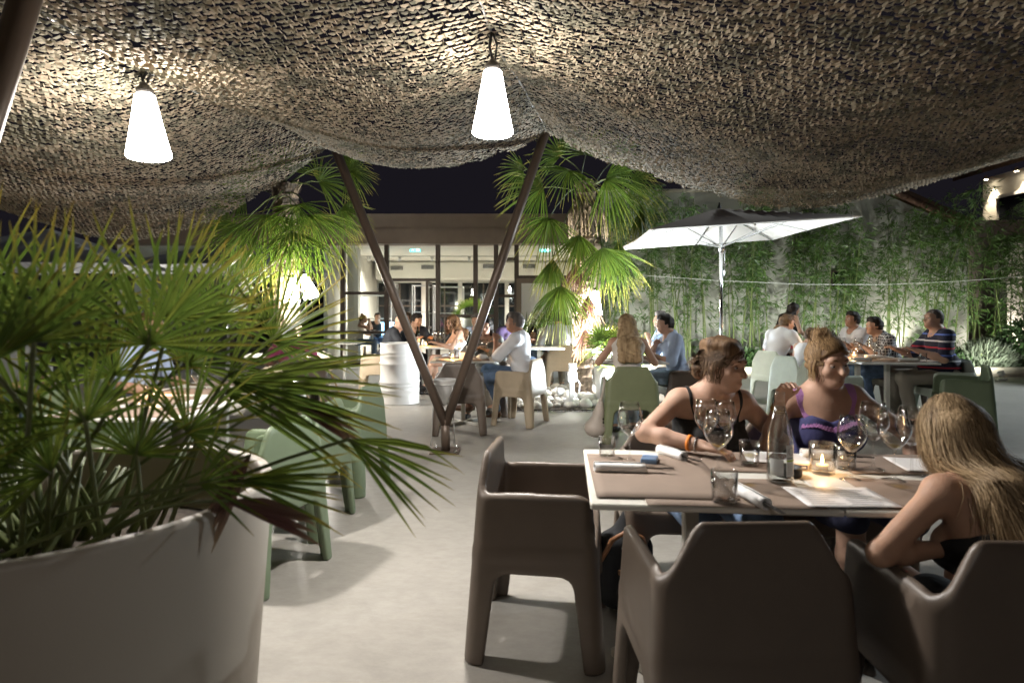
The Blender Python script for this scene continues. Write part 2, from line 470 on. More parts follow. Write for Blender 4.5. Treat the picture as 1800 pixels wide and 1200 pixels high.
# ------------------------------------------------------------------ glazed restaurant building
FY = 15.0
X = lambda px: (px - 900) / 1070.0 * FY
bld = thing('restaurant_building', 'glazed restaurant pavilion with dark bronze fascia, lit inside', 'building', (0, FY, 0))
LX, RX = -9.5, 2.3
MB().box(((LX + RX) / 2, -.10, 3.12), (RX - LX + .5, .5, .36)).build('fascia', M['bronze_metal'], bld)
MB().box(((LX + RX) / 2, -.06, 3.49), (RX - LX + .5, .44, .36)).build('upper_fascia', M['bronze_metal'], bld)
MB().box(((LX + RX) / 2, 3.1, 3.60), (RX - LX + .4, 5.9, .10)).build('roof', M['bronze_metal'], bld)
MB().box(((LX + RX) / 2, 2.95, 2.99), (RX - LX, 5.7, .06)).build('ceiling', M['interior_white'], bld)
MB().box(((LX + RX) / 2, 2.95, .012), (RX - LX, 5.7, .02)).build('inside_floor', M['interior_floor'], bld)
MB().box((RX + .08, 2.9, 1.5), (.16, 6.0, 3.0)).build('side_wall', M['interior_white'], bld)
MB().box((LX - .08, 2.9, 1.5), (.16, 6.0, 3.0)).build('side_wall', M['interior_white'], bld)
bw = MB().box(((LX + RX) / 2, 5.88, 1.5), (RX - LX, .14, 3.0)).build('rear_wall', M['interior_white'], bld)
for (a, b) in ((-8.9, -6.6), (-6.9, -5.3), (-4.55, -3.1), (-2.75, -1.85), (-1.7, -.25), (-.1, 1.35)):
    w_ = MB().box(((a + b) / 2, 5.79, 1.18), (b - a, .05, 2.2)).build('rear_window', M['night_glass'], bw)
    fb = MB(); fb.box(((a + b) / 2, 5.755, 1.18), (.05, .03, 2.2)); fb.box(((a + b) / 2, 5.752, 1.5), (b - a, .03, .05)); fb.build('frame', M['mullion_metal'], w_)
bk = MB().box((-1.1, 5.2, 2.64), (6.7, .9, .58), bev=.05).build('bulkhead', M['interior_white'], bld)
for px, z in ((698, 2.72), (752, 2.75), (860, 2.78), (930, 2.78)):
    vb = MB().box(((px - 900) * .0185, 4.73, z), (.40, .03, .13)).build('vent', M['vent_grey'], bk)
    for k in range(5):
        MB().box(((px - 900) * .0185, 4.708, z - .05 + k * .025), (.38, .016, .008)).build('slat', M['steel'], vb)
MB().box((-4.62, 2.85, 1.49), (.10, 5.5, 2.94)).build('light_block_wall', M['interior_white'], bld)  # wall added to keep the room light out of the left bays
MB().box((-4.15, 1.0, 1.5), (.28, .28, 2.96)).build('column', M['interior_white'], bld)
mull = [LX + .1, X(410), X(500), X(603), X(680), X(770), X(836), X(872), X(908), X(1010)]
mm = MB().box((0, 0, 1.48), (.11, .14, 2.96), bev=.008)
m0 = mm.build('mullion', M['mullion_metal'], bld, (mull[0], 0, 0))
for x in mull[1:]:
    c = m0.copy(); COL.objects.link(c); c.parent = bld; c.location = (x, 0, 0)
rails = {3: [1.76, .8], 4: [2.09], 5: [1.2], 6: [1.2], 7: [2.6, 1.69], 2: [.8], 1: [.8], 0: [.8], 8: [2.16]}
for i in range(len(mull) - 1):
    a, b = mull[i] + .055, mull[i + 1] - .055
    for z in rails.get(i, []):
        MB().box(((a + b) / 2, 0, z), (b - a, .10, .07)).build('rail', M['mullion_metal'], bld)
    zs = [.06] + sorted(rails.get(i, [])) + [2.94]
    for z0, z1 in zip(zs[:-1], zs[1:]):
        if i == 4 and z0 < 1: continue
        MB().box(((a + b) / 2, .01, (z0 + z1) / 2), (b - a, .008, z1 - z0 - .07)).build('pane', M['pane_glass'], bld)
    MB().box(((a + b) / 2, 0, .03), (b - a, .12, .06)).build('threshold', M['mullion_metal'], bld)
# open door leaf and the closed service door at the right
door = MB().box((-2.1, .42, 1.05), (.05, .74, 1.98)).build('door', M['pane_glass'], bld)
dfm = MB()
for (c, d) in (((-2.1, .06, 1.05), (.06, .07, 2.0)), ((-2.1, .80, 1.05), (.06, .07, 2.0)), ((-2.1, .43, 2.03), (.06, .67, .06)), ((-2.1, .43, .10), (.06, .67, .14)), ((-2.1, .43, .9), (.06, .67, .06))): dfm.box(c, d)
dfm.build('door_frame', M['mullion_metal'], door)
MB().tube([(-2.15, .72, .9), (-2.15, .72, 1.3)], .015).build('handle', M['chrome'], door)
sd = MB().box((.72, .02, 1.03), (1.0, .06, 2.0), bev=.008).build('service_door', M['interior_white'], bld)
sf = MB()
for (c, d) in (((.17, -.02, 1.05), (.12, .12, 2.1)), ((1.28, -.02, 1.05), (.12, .12, 2.1)), ((.725, -.025, 2.06), (1.22, .12, .12))): sf.box(c, d)
sf.build('door_frame', M['bronze_metal'], sd)
# white display frames inside
for (x, y, w_, h_) in ((-3.9, 2.2, .9, 1.75), (-2.55, 2.6, .6, 2.05), (-1.75, 2.4, .7, 2.0)):
    t = thing('display_frame', 'thin white metal display frame inside the pavilion, ' + {-3.9: 'leftmost', -2.55: 'middle', -1.75: 'rightmost'}[x] + ' one', 'rack', (x, FY + y, .022), group='white frames indoors')
    f = MB(); g = MB()
    for sx in (-1, 1):
        for sy in (-1, 1): f.box((sx * w_ / 2, sy * .2, h_ / 2), (.03, .03, h_))
    for z in (h_ * .62, h_ - .015):
        for sy in (-1, 1): g.box((0, sy * .2, z), (w_ - .03, .028, .028))
        for sx in (-1, 1): g.box((sx * w_ / 2, 0, z), (.028, .37, .028))
    f.build('uprights', M['white_paint'], t); g.build('crossbars', M['white_paint'], t)
# exit signs
emit('exit_glow', (.10, .75, .62), 2.2); emit('exit_white', (.9, 1., .97), 3.)
for (px, side_) in ((730, 'left'), (958, 'right')):
    t = thing('exit_sign', 'small lit green exit sign under the pavilion ceiling, ' + side_ + ' one', 'sign', P(px, 438, 16.2), group='exit signs')
    MB().box((0, 0, 0), (.30, .05, .17), bev=.01).build('sign_box', M['white_plastic'], t)
    MB().box((0, -.028, 0), (.28, .006, .15)).build('panel', M['exit_glow'], t)
    g = MB(); y = -.034
    g.box((.07, y, 0), (.07, .004, .11)); g.build('door_pictogram', M['exit_white'], t)
    g = MB(); g.lathe([(.0, -.015), (.012, -.008), (.015, 0), (.012, .008), (0, .015)], 8, (-.05, y, .045)); g.bar((-.05, y, .03), (-.06, y, -.01), .018, .004); g.bar((-.06, y, -.01), (-.03, y, -.05), .012, .004)
    g.bar((-.06, y, -.01), (-.09, y, -.045), .012, .004); g.bar((-.05, y, .025), (-.02, y, .005), .010, .004); g.build('running_figure', M['exit_white'], t)
    MB().tube([(0, 0, .085), (0, 0, 2.96 - P(px, 438, 16.2).z)], .006).build('hanger', M['steel'], t)
# ceiling track with spotlights: these light the room
tr = thing('light_track', 'thin ceiling track carrying the indoor spotlights', 'light track', (-1.6, FY + 2.9, 2.93))
MB().box((0, 0, 0), (5.8, .035, .03)).build('rail', M['white_paint'], tr)
emit('spot_face', (1., .95, .86), 30.)
for i, x in enumerate((-4.2, -3.3, -2.35, -1.25, -.35, .75)):
    t = thing('track_spotlight', ['first', 'second', 'third', 'fourth', 'fifth', 'sixth'][i] + ' white spotlight from the left on the indoor track', 'spotlight', (x, FY + 2.9, 2.79), group='indoor track spotlights')
    MB().lathe([(.02, .13), (.05, .12), (.05, 0), (.044, .002)], 12).build('housing', M['white_paint'], t)
    MB().lathe([(0, .006), (.042, .005)], 12).build('lens', M['spot_face'], t)
    ld = bpy.data.lights.new('track_light', 'SPOT'); ld.energy = 250; ld.spot_size = R(160); ld.spot_blend = .8; ld.color = (1, .93, .82); ld.shadow_soft_size = .08
    lo = bpy.data.objects.new('track_light', ld); COL.objects.link(lo); lo.parent = t; lo.location = (0, 0, -.03)
# ------------------------------------------------------------------ camouflage net canopy
def net_mat():
    m, nt, b = new_mat('net_cloth'); N = nt.nodes; L = nt.links
    ge = N.new('ShaderNodeNewGeometry'); rp = N.new('ShaderNodeValToRGB'); rp.color_ramp.interpolation = 'CONSTANT'
    tc = N.new('ShaderNodeTexCoord'); nz = N.new('ShaderNodeTexNoise'); nz.inputs['Scale'].default_value = 2.6; nz.inputs['Detail'].default_value = 2
    L.new(tc.outputs['Object'], nz.inputs['Vector'])
    ad = N.new('ShaderNodeMath'); ad.operation = 'MULTIPLY_ADD'; ad.inputs[1].default_value = .22
    L.new(ge.outputs['Random Per Island'], ad.inputs[0]); L.new(nz.outputs['Fac'], ad.inputs[2])
    e = rp.color_ramp.elements
    e[0].position = 0; e[0].color = (.135, .12, .085, 1); e[1].position = .50; e[1].color = (.31, .248, .175, 1)
    x = e.new(.62); x.color = (.275, .235, .168, 1); x = e.new(.72); x.color = (.155, .14, .098, 1)
    L.new(ad.outputs[0], rp.inputs['Fac']); L.new(rp.outputs['Color'], b.inputs['Base Color'])
    setc(b, 'Roughness', .75); setc(b, 'Specular IOR Level', .25)
    return m
net_mat()
XE = np.array([-5.1, -1.653, .317, 5.2]); XI = np.array([-5.1, -1.76, -.10, 5.3])
HE = np.array([2.50, 2.86, 3.0, 3.10]); HI = np.array([2.58, 2.45, 2.645, 2.95])
SE = np.array([.68, .32, .75]); SI = np.array([.26, .09, .40])
def net_z(x, y):
    t = np.clip((y - 2.9) / 2.75, -.6, 1.05)
    tt = np.clip(t, 0, 1.05) ** 1.25
    xs = XI[:, None] + (XE - XI)[:, None] * t; hs = HI[:, None] + (HE - HI)[:, None] * tt; ss = SI[:, None] + (SE - SI)[:, None] * tt
    z = np.full(x.shape, 3.0)
    for i in range(3):
        s_ = np.clip((x - xs[i]) / (xs[i + 1] - xs[i]), 0, 1)
        inside = (x >= xs[i]) & (x <= xs[i + 1])
        zz = hs[i] + (hs[i + 1] - hs[i]) * s_ - ss[i] * (1 - np.abs(2 * s_ - 1) ** 2.0)
        z = np.where(inside, zz, z)
    z += .02 * np.sin(3.1 * x + 1.7 * y) + .015 * np.sin(5.3 * y - 2.2 * x)
    return z
def build_net(y0=1.0, y1=5.72, cw=.036, rh=.031):
    V = []; F = []; kk = cw / .036
    rows = int((y1 - y0) / rh)
    for j in range(rows):
        v = y0 + j * rh
        n = int(11.9 / cw)
        u = -6.0 + (np.arange(n) + (.5 if j % 2 else 0)) * cw
        x = u + .004 * nr.standard_normal(n) + .10 * np.sin(v * 1.1) ; y = v + .003 * nr.standard_normal(n) + .06 * np.sin(u * 1.3) + .035 * u
        edge = 5.66 + .05 * np.sin(x * 9) + .04 * np.sin(x * 23 + 1) - .16 * np.sin(np.clip((x + 1.653) / 1.97, 0, 1) * math.pi) + .02 * nr.standard_normal(n)
        keep = (x > -5.05) & (y < edge) & (y > y0 - .25) & (nr.random(n) > .004)
        x, y = x[keep], y[keep]; n = len(x)
        if n == 0: continue
        z = net_z(x, y); e = .03
        gx = (net_z(x + e, y) - net_z(x - e, y)) / (2 * e); gy = (net_z(x, y + e) - net_z(x, y - e)) / (2 * e)
        nrm = np.stack([-gx, -gy, np.ones(n)], 1); nrm /= np.linalg.norm(nrm, axis=1)[:, None]
        ang = nr.normal(.0, .07, n) + .12 * np.sin(x * .8)
        ex = np.stack([np.cos(ang), np.sin(ang), gx * np.cos(ang) + gy * np.sin(ang)], 1); ex /= np.linalg.norm(ex, axis=1)[:, None]
        ey = np.cross(nrm, ex)
        sg = np.where(nr.random(n) < .95, 1., -1.)
        th = np.radians(nr.normal(16, 7, n)); ln = .0172 * kk * nr.uniform(.75, 1.35, n); cup = nr.uniform(.003, .010, n) * np.where(nr.random(n) < .88, -1, 1)
        org = np.stack([x, y, z], 1) + .002 * nr.standard_normal((n, 3))
        dn = ey * (sg * np.cos(th))[:, None] - nrm * np.sin(th)[:, None]
        up = ey * (sg * np.sin(th))[:, None] + nrm * np.cos(th)[:, None]
        b0 = sum(len(a) for a in V)
        stat = []
        for bi, (bb, wd, cu) in enumerate(((0, 1.0, .15), (.5, .80, 1.0), (1.0, .30, .8))):
            for a in (-.5, 0., .5):
                curl = bb * bb * .012
                p = org + ex * (a * cw * 1.04 * wd) + dn * (ln * (bb - .0 - (.12 if (a != 0 and bb == 1) else 0)))[:, None] + up * ((cup * cu * (1 - 4 * a * a)) + curl)[:, None]
                stat.append(p)
        # hinge strip on the other side of the cut
        stat.append(org + ex * (-.52 * cw) - ey * (sg * .005)[:, None]); stat.append(org + ex * (.52 * cw) - ey * (sg * .005)[:, None])
        # twisted link between neighbours, hanging on edge
        tw = nr.normal(0, .22, n); dl = nr.uniform(.006, .016, n); ld_ = ey * np.cos(tw)[:, None] + ex * np.sin(tw)[:, None]
        for (u_, d_) in ((-.008, 0), (.023, 0), (.020, 1), (-.005, 1)):
            stat.append(org + ex * (.5 * cw) + ld_ * (u_ * kk) - nrm * (dl * d_)[:, None])
        A = np.stack(stat, 1).reshape(-1, 3); V.append(A)
        bs = b0 + np.arange(n) * 15
        F.append(np.stack([bs + 11, bs + 12, bs + 13, bs + 14], 1))
        for q in ((0, 1, 4, 3), (1, 2, 5, 4), (3, 4, 7, 6), (4, 5, 8, 7)):
            F.append(np.stack([bs + k for k in q], 1))
        F.append(np.stack([bs + 9, bs + 10, bs + 2, bs + 0], 1))
    V = np.concatenate(V); F = np.concatenate(F)
    me = mesh_from('net_cloth', V, F); me.materials.append(M['net_cloth'])
    return me
net = thing('camouflage_net', 'tan and olive camouflage net stretched overhead as a canopy', 'net', (0, 0, 0))
tag(link('scalloped_cloth', build_net(), net), kind='stuff'); tag(link('scalloped_cloth', build_net(-2.4, .98, .085, .07), net), kind='stuff')
mat('cable_steel', (.45, .45, .47), .35, metal=1.)
for i in (1, 2):
    ys = np.linspace(-2.4, 5.65, 22); pts_ = []
    for y in ys:
        t = (y - 2.9) / 2.75; x = XI[i] + (XE[i] - XI[i]) * np.clip(t, -.6, 1.05)
        pts_.append((x, y, float(net_z(np.array([x]), np.array([y]))[0]) + .004))
    MB().tube(pts_, .006, 6).build('ridge_cable', M['cable_steel'], net)

# ------------------------------------------------------------------ V shaped posts
mat('post_brown', (.125, .090, .068), .38, metal=.25, var=.06, scale=4)
def v_post(label, base, tips, vz=.28, r=.043):
    t = thing('canopy_post', label, 'post', (base[0], base[1], 0))
    b = Vector((base[0], base[1], 0))
    pl = MB().box((0, 0, .006), (.27, .27, .012), bev=.003).build('base_plate', M['post_brown'], t)
    for sx in (-1, 1):
        for sy in (-1, 1): MB().lathe([(.013, 0), (.013, .014), (.006, .016), (.006, .03)], 6, (sx * .1, sy * .1, .012)).build('bolt', M['steel'], pl)
    MB().tube([(0, 0, .012), (0, 0, vz + .02)], r, 20).build('stub', M['post_brown'], t)
    for tp in tips:
        tp = Vector(tp) - b
        MB().tube([(0, 0, vz - .03), tuple(tp)], r, 20).build('arm', M['post_brown'], t)
    return t
tL = P(587, 256, 5.68); tR = P(960, 229, 5.68)
v_post('brown steel V post standing bolted in the middle of the terrace', (-.62, 5.68), [tL, tR])
v_post('brown steel V post cropped by the left edge, near the planter', (-2.1, 1.85), [(-1.46, 1.95, 2.62), (-3.0, 1.85, 2.75)])

# ------------------------------------------------------------------ pendant lamps
emit('lamp_shade_glow', (1., .965, .91), LAMP_L); emit('palm_shade_glow', (1., .95, .84), PALM_L); emit('palm_shade_dim', (1., .95, .88), 3.); emit('indoor_shade_glow', (1., .92, .8), 9.)
mat('dark_cap', (.05, .045, .04), .4, metal=.3)
def pendant(label, bottom, top_hang, glow, tilt=(0, 0), h=.300, r0=.042, r1=.098, group=None, cable=True, bulb=0.):
    t = thing('pendant_lamp', label, 'lamp', bottom, group=group)
    t.rotation_euler = (tilt[0], tilt[1], 0)
    MB().lathe([(0, .012), (r1 * .55, .006), (r1 * .93, .0), (r1, .008), (r1 * .8, h * .34), (r0 * 1.02, h * .98), (r0 * .8, h)], 28).build('lamp_shade', glow, t)
    MB().lathe([(r0 * .9, h + .001), (r0 * .9, h + .025), (.02, h + .045), (.008, h + .06)], 16).build('cap', M['dark_cap'], t)
    if cable:
        d = Vector(top_hang) - Vector(bottom)
        d = Euler((tilt[0], tilt[1], 0)).to_matrix().inverted() @ d
        a = Vector((0, 0, h + .05)); mid = (a + d) / 2 + Vector((-.012, 0, .0))
        c = MB().tube([a, a + Vector((-.012, 0, .05)), mid, d], .007, 8); c.tube([a + Vector((.012, 0, 0)), mid + Vector((.035, 0, .01)), d + Vector((.004, 0, 0))], .005, 6)
        c.build('cable', M['black_rubber'], t)
    if bulb:
        ld = bpy.data.lights.new('bulb', 'SPOT'); ld.energy = bulb; ld.spot_size = R(168); ld.spot_blend = .35; ld.color = (1., .95, .89); ld.shadow_soft_size = .06
        lo = bpy.data.objects.new('bulb', ld); COL.objects.link(lo); lo.parent = t; lo.location = (0, 0, -.01)
    return t
def hang_at(x, y): return (x, y, float(net_z(np.array([x]), np.array([y]))[0]) - .0)
l1 = P(866, 236, 2.9); l2 = P(262, 277, 2.9)
pendant('white cone pendant glowing under the net ridge, centre of the picture', l1, hang_at(l1.x - .005, 2.89), M['lamp_shade_glow'], bulb=100., group='cone lamps under the net')
pendant('white cone pendant glowing under the net above the big planter', l2, hang_at(l2.x + .0, 2.89), M['lamp_shade_glow'], tilt=(0, R(-4)), bulb=100., group='cone lamps under the net')

l3 = Vector((-.02, -1.0, 2.15))
pendant('white cone pendant on the net ridge behind the viewer', l3, hang_at(l3.x, l3.y), M['palm_shade_dim'], bulb=15., group='cone lamps under the net')
# ------------------------------------------------------------------ palms
def leaf_mat(name, c1, c2, tip, trans=.28):
    m, nt, b = new_mat(name); N = nt.nodes; L = nt.links
    at = N.new('ShaderNodeAttribute'); at.attribute_name = 'tip'
    ge = N.new('ShaderNodeNewGeometry'); tc = N.new('ShaderNodeTexCoord')
    nz = N.new('ShaderNodeTexNoise'); nz.inputs['Scale'].default_value = 6; L.new(tc.outputs['Object'], nz.inputs['Vector'])
    a = N.new('ShaderNodeMix'); a.data_type = 'RGBA'; a.inputs[6].default_value = (*c1, 1); a.inputs[7].default_value = (*c2, 1)
    ad = N.new('ShaderNodeMath'); ad.operation = 'MULTIPLY_ADD'; ad.inputs[1].default_value = .6; ad.inputs[2].default_value = .0
    L.new(ge.outputs['Random Per Island'], ad.inputs[0]); L.new(ad.outputs[0], a.inputs[0])
    g = N.new('ShaderNodeMath'); g.operation = 'GREATER_THAN'; g.inputs[1].default_value = .86
    a2 = N.new('ShaderNodeMath'); a2.operation = 'MULTIPLY_ADD'; a2.inputs[1].default_value = .55
    L.new(nz.outputs['Fac'], a2.inputs[0]); L.new(at.outputs['Fac'], a2.inputs[2])
    mr = N.new('ShaderNodeMapRange'); mr.inputs['From Min'].default_value = .95; mr.inputs['From Max'].default_value = 1.35; L.new(a2.outputs[0], mr.inputs['Value'])
    c = N.new('ShaderNodeMix'); c.data_type = 'RGBA'; c.inputs[7].default_value = (*tip, 1)
    L.new(a.outputs[2], c.inputs[6]); L.new(mr.outputs[0], c.inputs[0])
    L.new(c.outputs[2], b.inputs['Base Color']); setc(b, 'Roughness', .42)
    tr = N.new('ShaderNodeBsdfTranslucent'); L.new(c.outputs[2], tr.inputs['Color'])
    mx = N.new('ShaderNodeMixShader'); mx.inputs[0].default_value = trans
    L.new(b.outputs[0], mx.inputs[1]); L.new(tr.outputs[0], mx.inputs[2]); L.new(mx.outputs[0], N['Material Output'].inputs['Surface'])
    return m
leaf_mat('palm_leaf', (.085, .155, .020), (.20, .26, .040), (.48, .40, .10), .40)
leaf_mat('dwarf_palm_leaf', (.075, .125, .020), (.19, .21, .035), (.34, .25, .045), .45)
leaf_mat('dead_leaf', (.10, .035, .03), (.20, .15, .10), (.25, .18, .1), .1)
mat('petiole', (.09, .11, .035), .5, var=.2, scale=12)
mat('palm_bark', (.15, .115, .085), .95, var=.45, scale=22, bump=1.0, bscale=60, stretch=(1, 1, .35))
mat('palm_fibre', (.20, .15, .10), 1., var=.4, scale=40)
def fan_leaf(parent, base, hub, dirv, L, nseg=26, spread=R(190), droop=.35, seed=0, m=None, wmax=.021, web=.3, side=None, sag=.06, fold=.35, pr=.007, name='leaf'):
    r_ = np.random.default_rng(seed); o0 = Vector(parent.location) if parent else Vector()
    base, hub = Vector(base) - o0, Vector(hub) - o0; d = Vector(dirv).normalized()
    if side is None:
        s_ = d.cross(Vector((0, -1, .15)));
        if s_.length < .2: s_ = d.cross(Vector((0, 0, 1)))
    else: s_ = Vector(side)
    s_ = (s_ - d * s_.dot(d)).normalized(); nv = s_.cross(d).normalized()
    V = []; F = []; T = []
    st = [0, .18, .42, .68, .87, 1.0]; wd = [.22, .62, 1.0, .78, .42, .04]
    dn, sn, nn = np.array(d), np.array(s_), np.array(nv); hb = np.array(hub)
    for i in range(nseg):
        ph = -spread / 2 + spread * (i + .5) / nseg + r_.normal(0, .018)
        dv = dn * math.cos(ph) + sn * math.sin(ph) + nn * (.16 * abs(math.sin(ph)) + r_.normal(0, .035))
        dv /= np.linalg.norm(dv); cr = np.cross(dv, nn); cr /= np.linalg.norm(cr)
        l = L * (.72 + .28 * math.cos(ph * .75)) * r_.uniform(.88, 1.06); dr = droop * r_.uniform(.6, 1.4); tw = r_.normal(0, .05)
        kink = r_.random() < (.22 if L > .45 else .10)
        b0 = len(V)
        for t, w_ in zip(st, wd):
            p = hb + dv * l * t + nn * (tw * l * t * t)
            p = p + np.array([0, 0, -1.]) * (dr * l * max(0, t - .15) ** 1.8) + (np.array([0, 0, -1.]) * .6 * l * max(0, t - .62) if kink else 0)
            hw = wmax * w_ * .5 * (L / .6) ** .5
            V += [p - cr * hw, p + nn * hw * fold * 2, p + cr * hw]; T += [t, t, t]
        for k in range(5):
            a = b0 + 3 * k
            F += [[a, a + 1, a + 4, a + 3], [a + 1, a + 2, a + 5, a + 4]]
    me = bpy.data.meshes.new(name)
    # petiole
    mb = MB(); mid = (base + hub) / 2 + Vector((0, 0, sag * (hub - base).length))
    mb.tube([base, base.lerp(mid, .6) + Vector((0, 0, .2 * sag * (hub - base).length)), mid, hub.lerp(mid, .4) + Vector((0, 0, .2 * sag * (hub - base).length)), hub, hub + d * .03], [pr * 1.5, pr * 1.2, pr, pr * .9, pr * .85, pr * .4], 6)
    b0 = len(V); nl = len(F)
    V += [np.array(v) for v in mb.V]; F += [[q + b0 for q in f] for f in mb.F]; T += [0.] * len(mb.V)
    me.from_pydata([tuple(v) for v in V], [], F)
    me.materials.append(m or M['palm_leaf']); me.materials.append(M['petiole'])
    me.polygons.foreach_set('material_index', [0] * nl + [1] * (len(F) - nl))
    at = me.attributes.new('tip', 'FLOAT', 'POINT'); at.data.foreach_set('value', [float(t) for t in T]); me.update()
    return link(name, me, parent)
def palm_trunk(parent, x, y, z1, r0=.16, r1=.13, seed=0, lean=(0, 0)):
    r_ = np.random.default_rng(seed); V = []; F = []; n = 18; k = 70
    for i in range(k + 1):
        z = z1 * i / k; ring = .012 * (1 if i % 3 == 0 else -.3)
        for j in range(n):
            a = 2 * math.pi * j / n
            r = r0 + (r1 - r0) * i / k + ring + .011 * r_.standard_normal() + .02 * math.exp(-z * 4)
            V.append((lean[0] * z / z1 + r * math.cos(a), lean[1] * z / z1 + r * math.sin(a), z))
    for i in range(k):
        for j in range(n): F.append([i * n + j, i * n + (j + 1) % n, (i + 1) * n + (j + 1) % n, (i + 1) * n + j])
    me = mesh_from('trunk', V, F, False); me.materials.append(M['palm_bark']); tk = link('trunk', me, parent)
    # hanging fibre and old leaf bases
    f = MB()
    for _ in range(240):
        z = r_.uniform(.25, 1) * z1; a = r_.uniform(0, 6.283); r = r0 + (r1 - r0) * z / z1
        c, s_ = math.cos(a), math.sin(a); b = Vector((lean[0] * z / z1 + r * c, lean[1] * z / z1 + r * s_, z)); l = r_.uniform(.05, .13)
        t_ = Vector((-s_, c, 0)) * r_.uniform(.012, .035); tip = b + Vector((c * r_.uniform(.02, .07), s_ * r_.uniform(.02, .07), l * r_.choice([-1, 1])))
        f.add([b - t_, b + t_, tip + t_ * .3, tip - t_ * .3], [[0, 1, 2, 3]])
    tag(f.build('bark_fibre', M['palm_fibre'], parent), kind='stuff')
    return tk
# right palm
rp_ = thing('palm_tree', 'fan palm with spotlit trunk rising from the white pebbles', 'palm tree', (1.08, 9.46, .016), group='courtyard fan palms')
palm_trunk(rp_, 0, 0, 3.3, .15, .155, 3, (.06, 0))
cr_ = Vector((1.14, 9.46, 3.25))
RL = [ # hub px,py,Y, image direction dx,dy, depth dir, length, spread deg, droop
 (965, 383, 8.96, -.25, 1, -.2, .66, 165, .45), (1018, 413, 8.66, -.1, 1, -.15, .58, 120, .3), (1058, 436, 8.56, .25, 1, -.1, .78, 140, .35),
 (972, 455, 8.86, -.1, 1, -.1, .55, 80, .2), (985, 502, 8.76, .0, 1, -.15, .72, 125, .3), (1086, 424, 9.06, .1, 1, 0, .78, 60, .1),
 (1128, 362, 9.16, .0, 1, .1, .52, 50, .1), (1065, 315, 9.06, .8, .35, -.2, .86, 190, .5), (955, 330, 9.36, -.75, .2, 0, .76, 180, .45),
 (1000, 300, 8.96, -.2, .6, -.5, .62, 200, .4), (985, 275, 9.46, -.5, -.5, 0, .62, 190, .4), (1030, 272, 9.46, .1, -1, -.1, .62, 200, .3),
 (1085, 280, 9.66, .8, -.1, .1, .74, 190, .5), (920, 300, 9.66, -.8, .1, .2, .5, 180, .4), (1110, 320, 9.96, .9, .4, .3, .7, 180, .5),
 (1090, 345, 9.86, .5, .8, .3, .6, 150, .4)]
for i, (px, py, Y, dx, dy, dd, L, sp, dr) in enumerate(RL):
    fan_leaf(rp_, cr_ + Vector((rng.uniform(-.12, .12), rng.uniform(-.12, .12), rng.uniform(-.3, .1))), P(px, py, Y), (dx, dd, -dy), L, 30, R(sp), dr, 100 + i, wmax=.0205, pr=.009, sag=.14)
for i in range(3):
    a = rng.uniform(0, 6.28); b_ = Vector((1.12, 9.31, 2.3 - .5 * i))
    fan_leaf(rp_, b_, b_ + Vector((.12 * math.cos(a), -.12, -.25)), (.2 * math.cos(a), -.1, -1), .5, 14, R(60), .1, 150 + i, M['dead_leaf'], wmax=.03, name='dry_leaf')
# flower and fruit strings under the crown
fb = MB(); r_ = np.random.default_rng(5)
for k in range(46):
    a = r_.uniform(0, 6.283); b_ = Vector((.06 + .16 * math.cos(a), .16 * math.sin(a), 3.0)); e_ = b_ + Vector((.14 * math.cos(a) + .05, .12 * math.sin(a), -r_.uniform(.3, .62)))
    fb.tube([b_, (b_ + e_) / 2 + Vector((.06 * math.cos(a), .05 * math.sin(a), .02)), e_], [.006, .010, .008], 5)
tag(fb.build('fruit_strings', M['palm_fibre'], rp_), kind='stuff')
# left palm
lp_ = thing('palm_tree', 'fan palm at the left, lit by two lamps on its trunk', 'palm tree', (-3.25, 8.8, 0), group='courtyard fan palms')
palm_trunk(lp_, 0, 0, 3.15, .20, .17, 4, (-.03, 0))
cl_ = Vector((-3.28, 8.8, 3.08))
LL = [(468, 378, 8.20, -.05, 1, -.2, .92, 175, .4), (515, 408, 8.10, .05, 1, -.2, .84, 150, .3), (546, 378, 8.20, .2, 1, -.15, .92, 170, .4), (424, 398, 8.40, -.5, .9, -.1, .85, 170, .4),
 (600, 366, 8.50, .75, .7, 0, .52, 175, .45), (440, 440, 8.60, -.3, 1, .0, .62, 140, .3), (612, 300, 8.90, .8, .1, 0, .48, 190, .5),
 (600, 275, 9.10, .5, -.4, 0, .5, 190, .4), (430, 340, 9.00, -.8, .2, 0, .7, 180, .5), (520, 360, 8.20, .1, .7, -.6, .65, 180, .3), (400, 370, 9.10, -.9, .5, .1, .6, 180, .5),
 (500, 300, 9.20, 0, -1, .2, .7, 200, .3), (560, 320, 9.40, .6, -.3, .3, .7, 190, .4), (450, 310, 9.40, -.6, -.3, .3, .7, 190, .4)]
for i, (px, py, Y, dx, dy, dd, L, sp, dr) in enumerate(LL):
    fan_leaf(lp_, cl_ + Vector((rng.uniform(-.12, .12), rng.uniform(-.12, .12), rng.uniform(-.25, .1))), P(px, py, Y), (dx, dd, -dy), L, 32, R(sp), dr, 200 + i, wmax=.0185, pr=.009, sag=.16)
pendant('left of two cone lamps fixed to the left palm trunk', P(513, 531, 8.42), (0, 0, 0), M['palm_shade_glow'], group='cone lamps on the palms', cable=False, bulb=35., h=.33, r0=.046, r1=.108)
pendant('right, tilted one of two cone lamps fixed to the left palm trunk', P(548, 523, 8.54), (0, 0, 0), M['palm_shade_glow'], tilt=(0, R(-20)), group='cone lamps on the palms', cable=False, bulb=35., h=.33, r0=.046, r1=.108)
pendant('cone lamp half hidden behind the pebble bed palm', P(1047, 553, 9.25), (0, 0, 0), M['palm_shade_glow'], group='cone lamps on the palms', cable=False, bulb=150., h=.36)
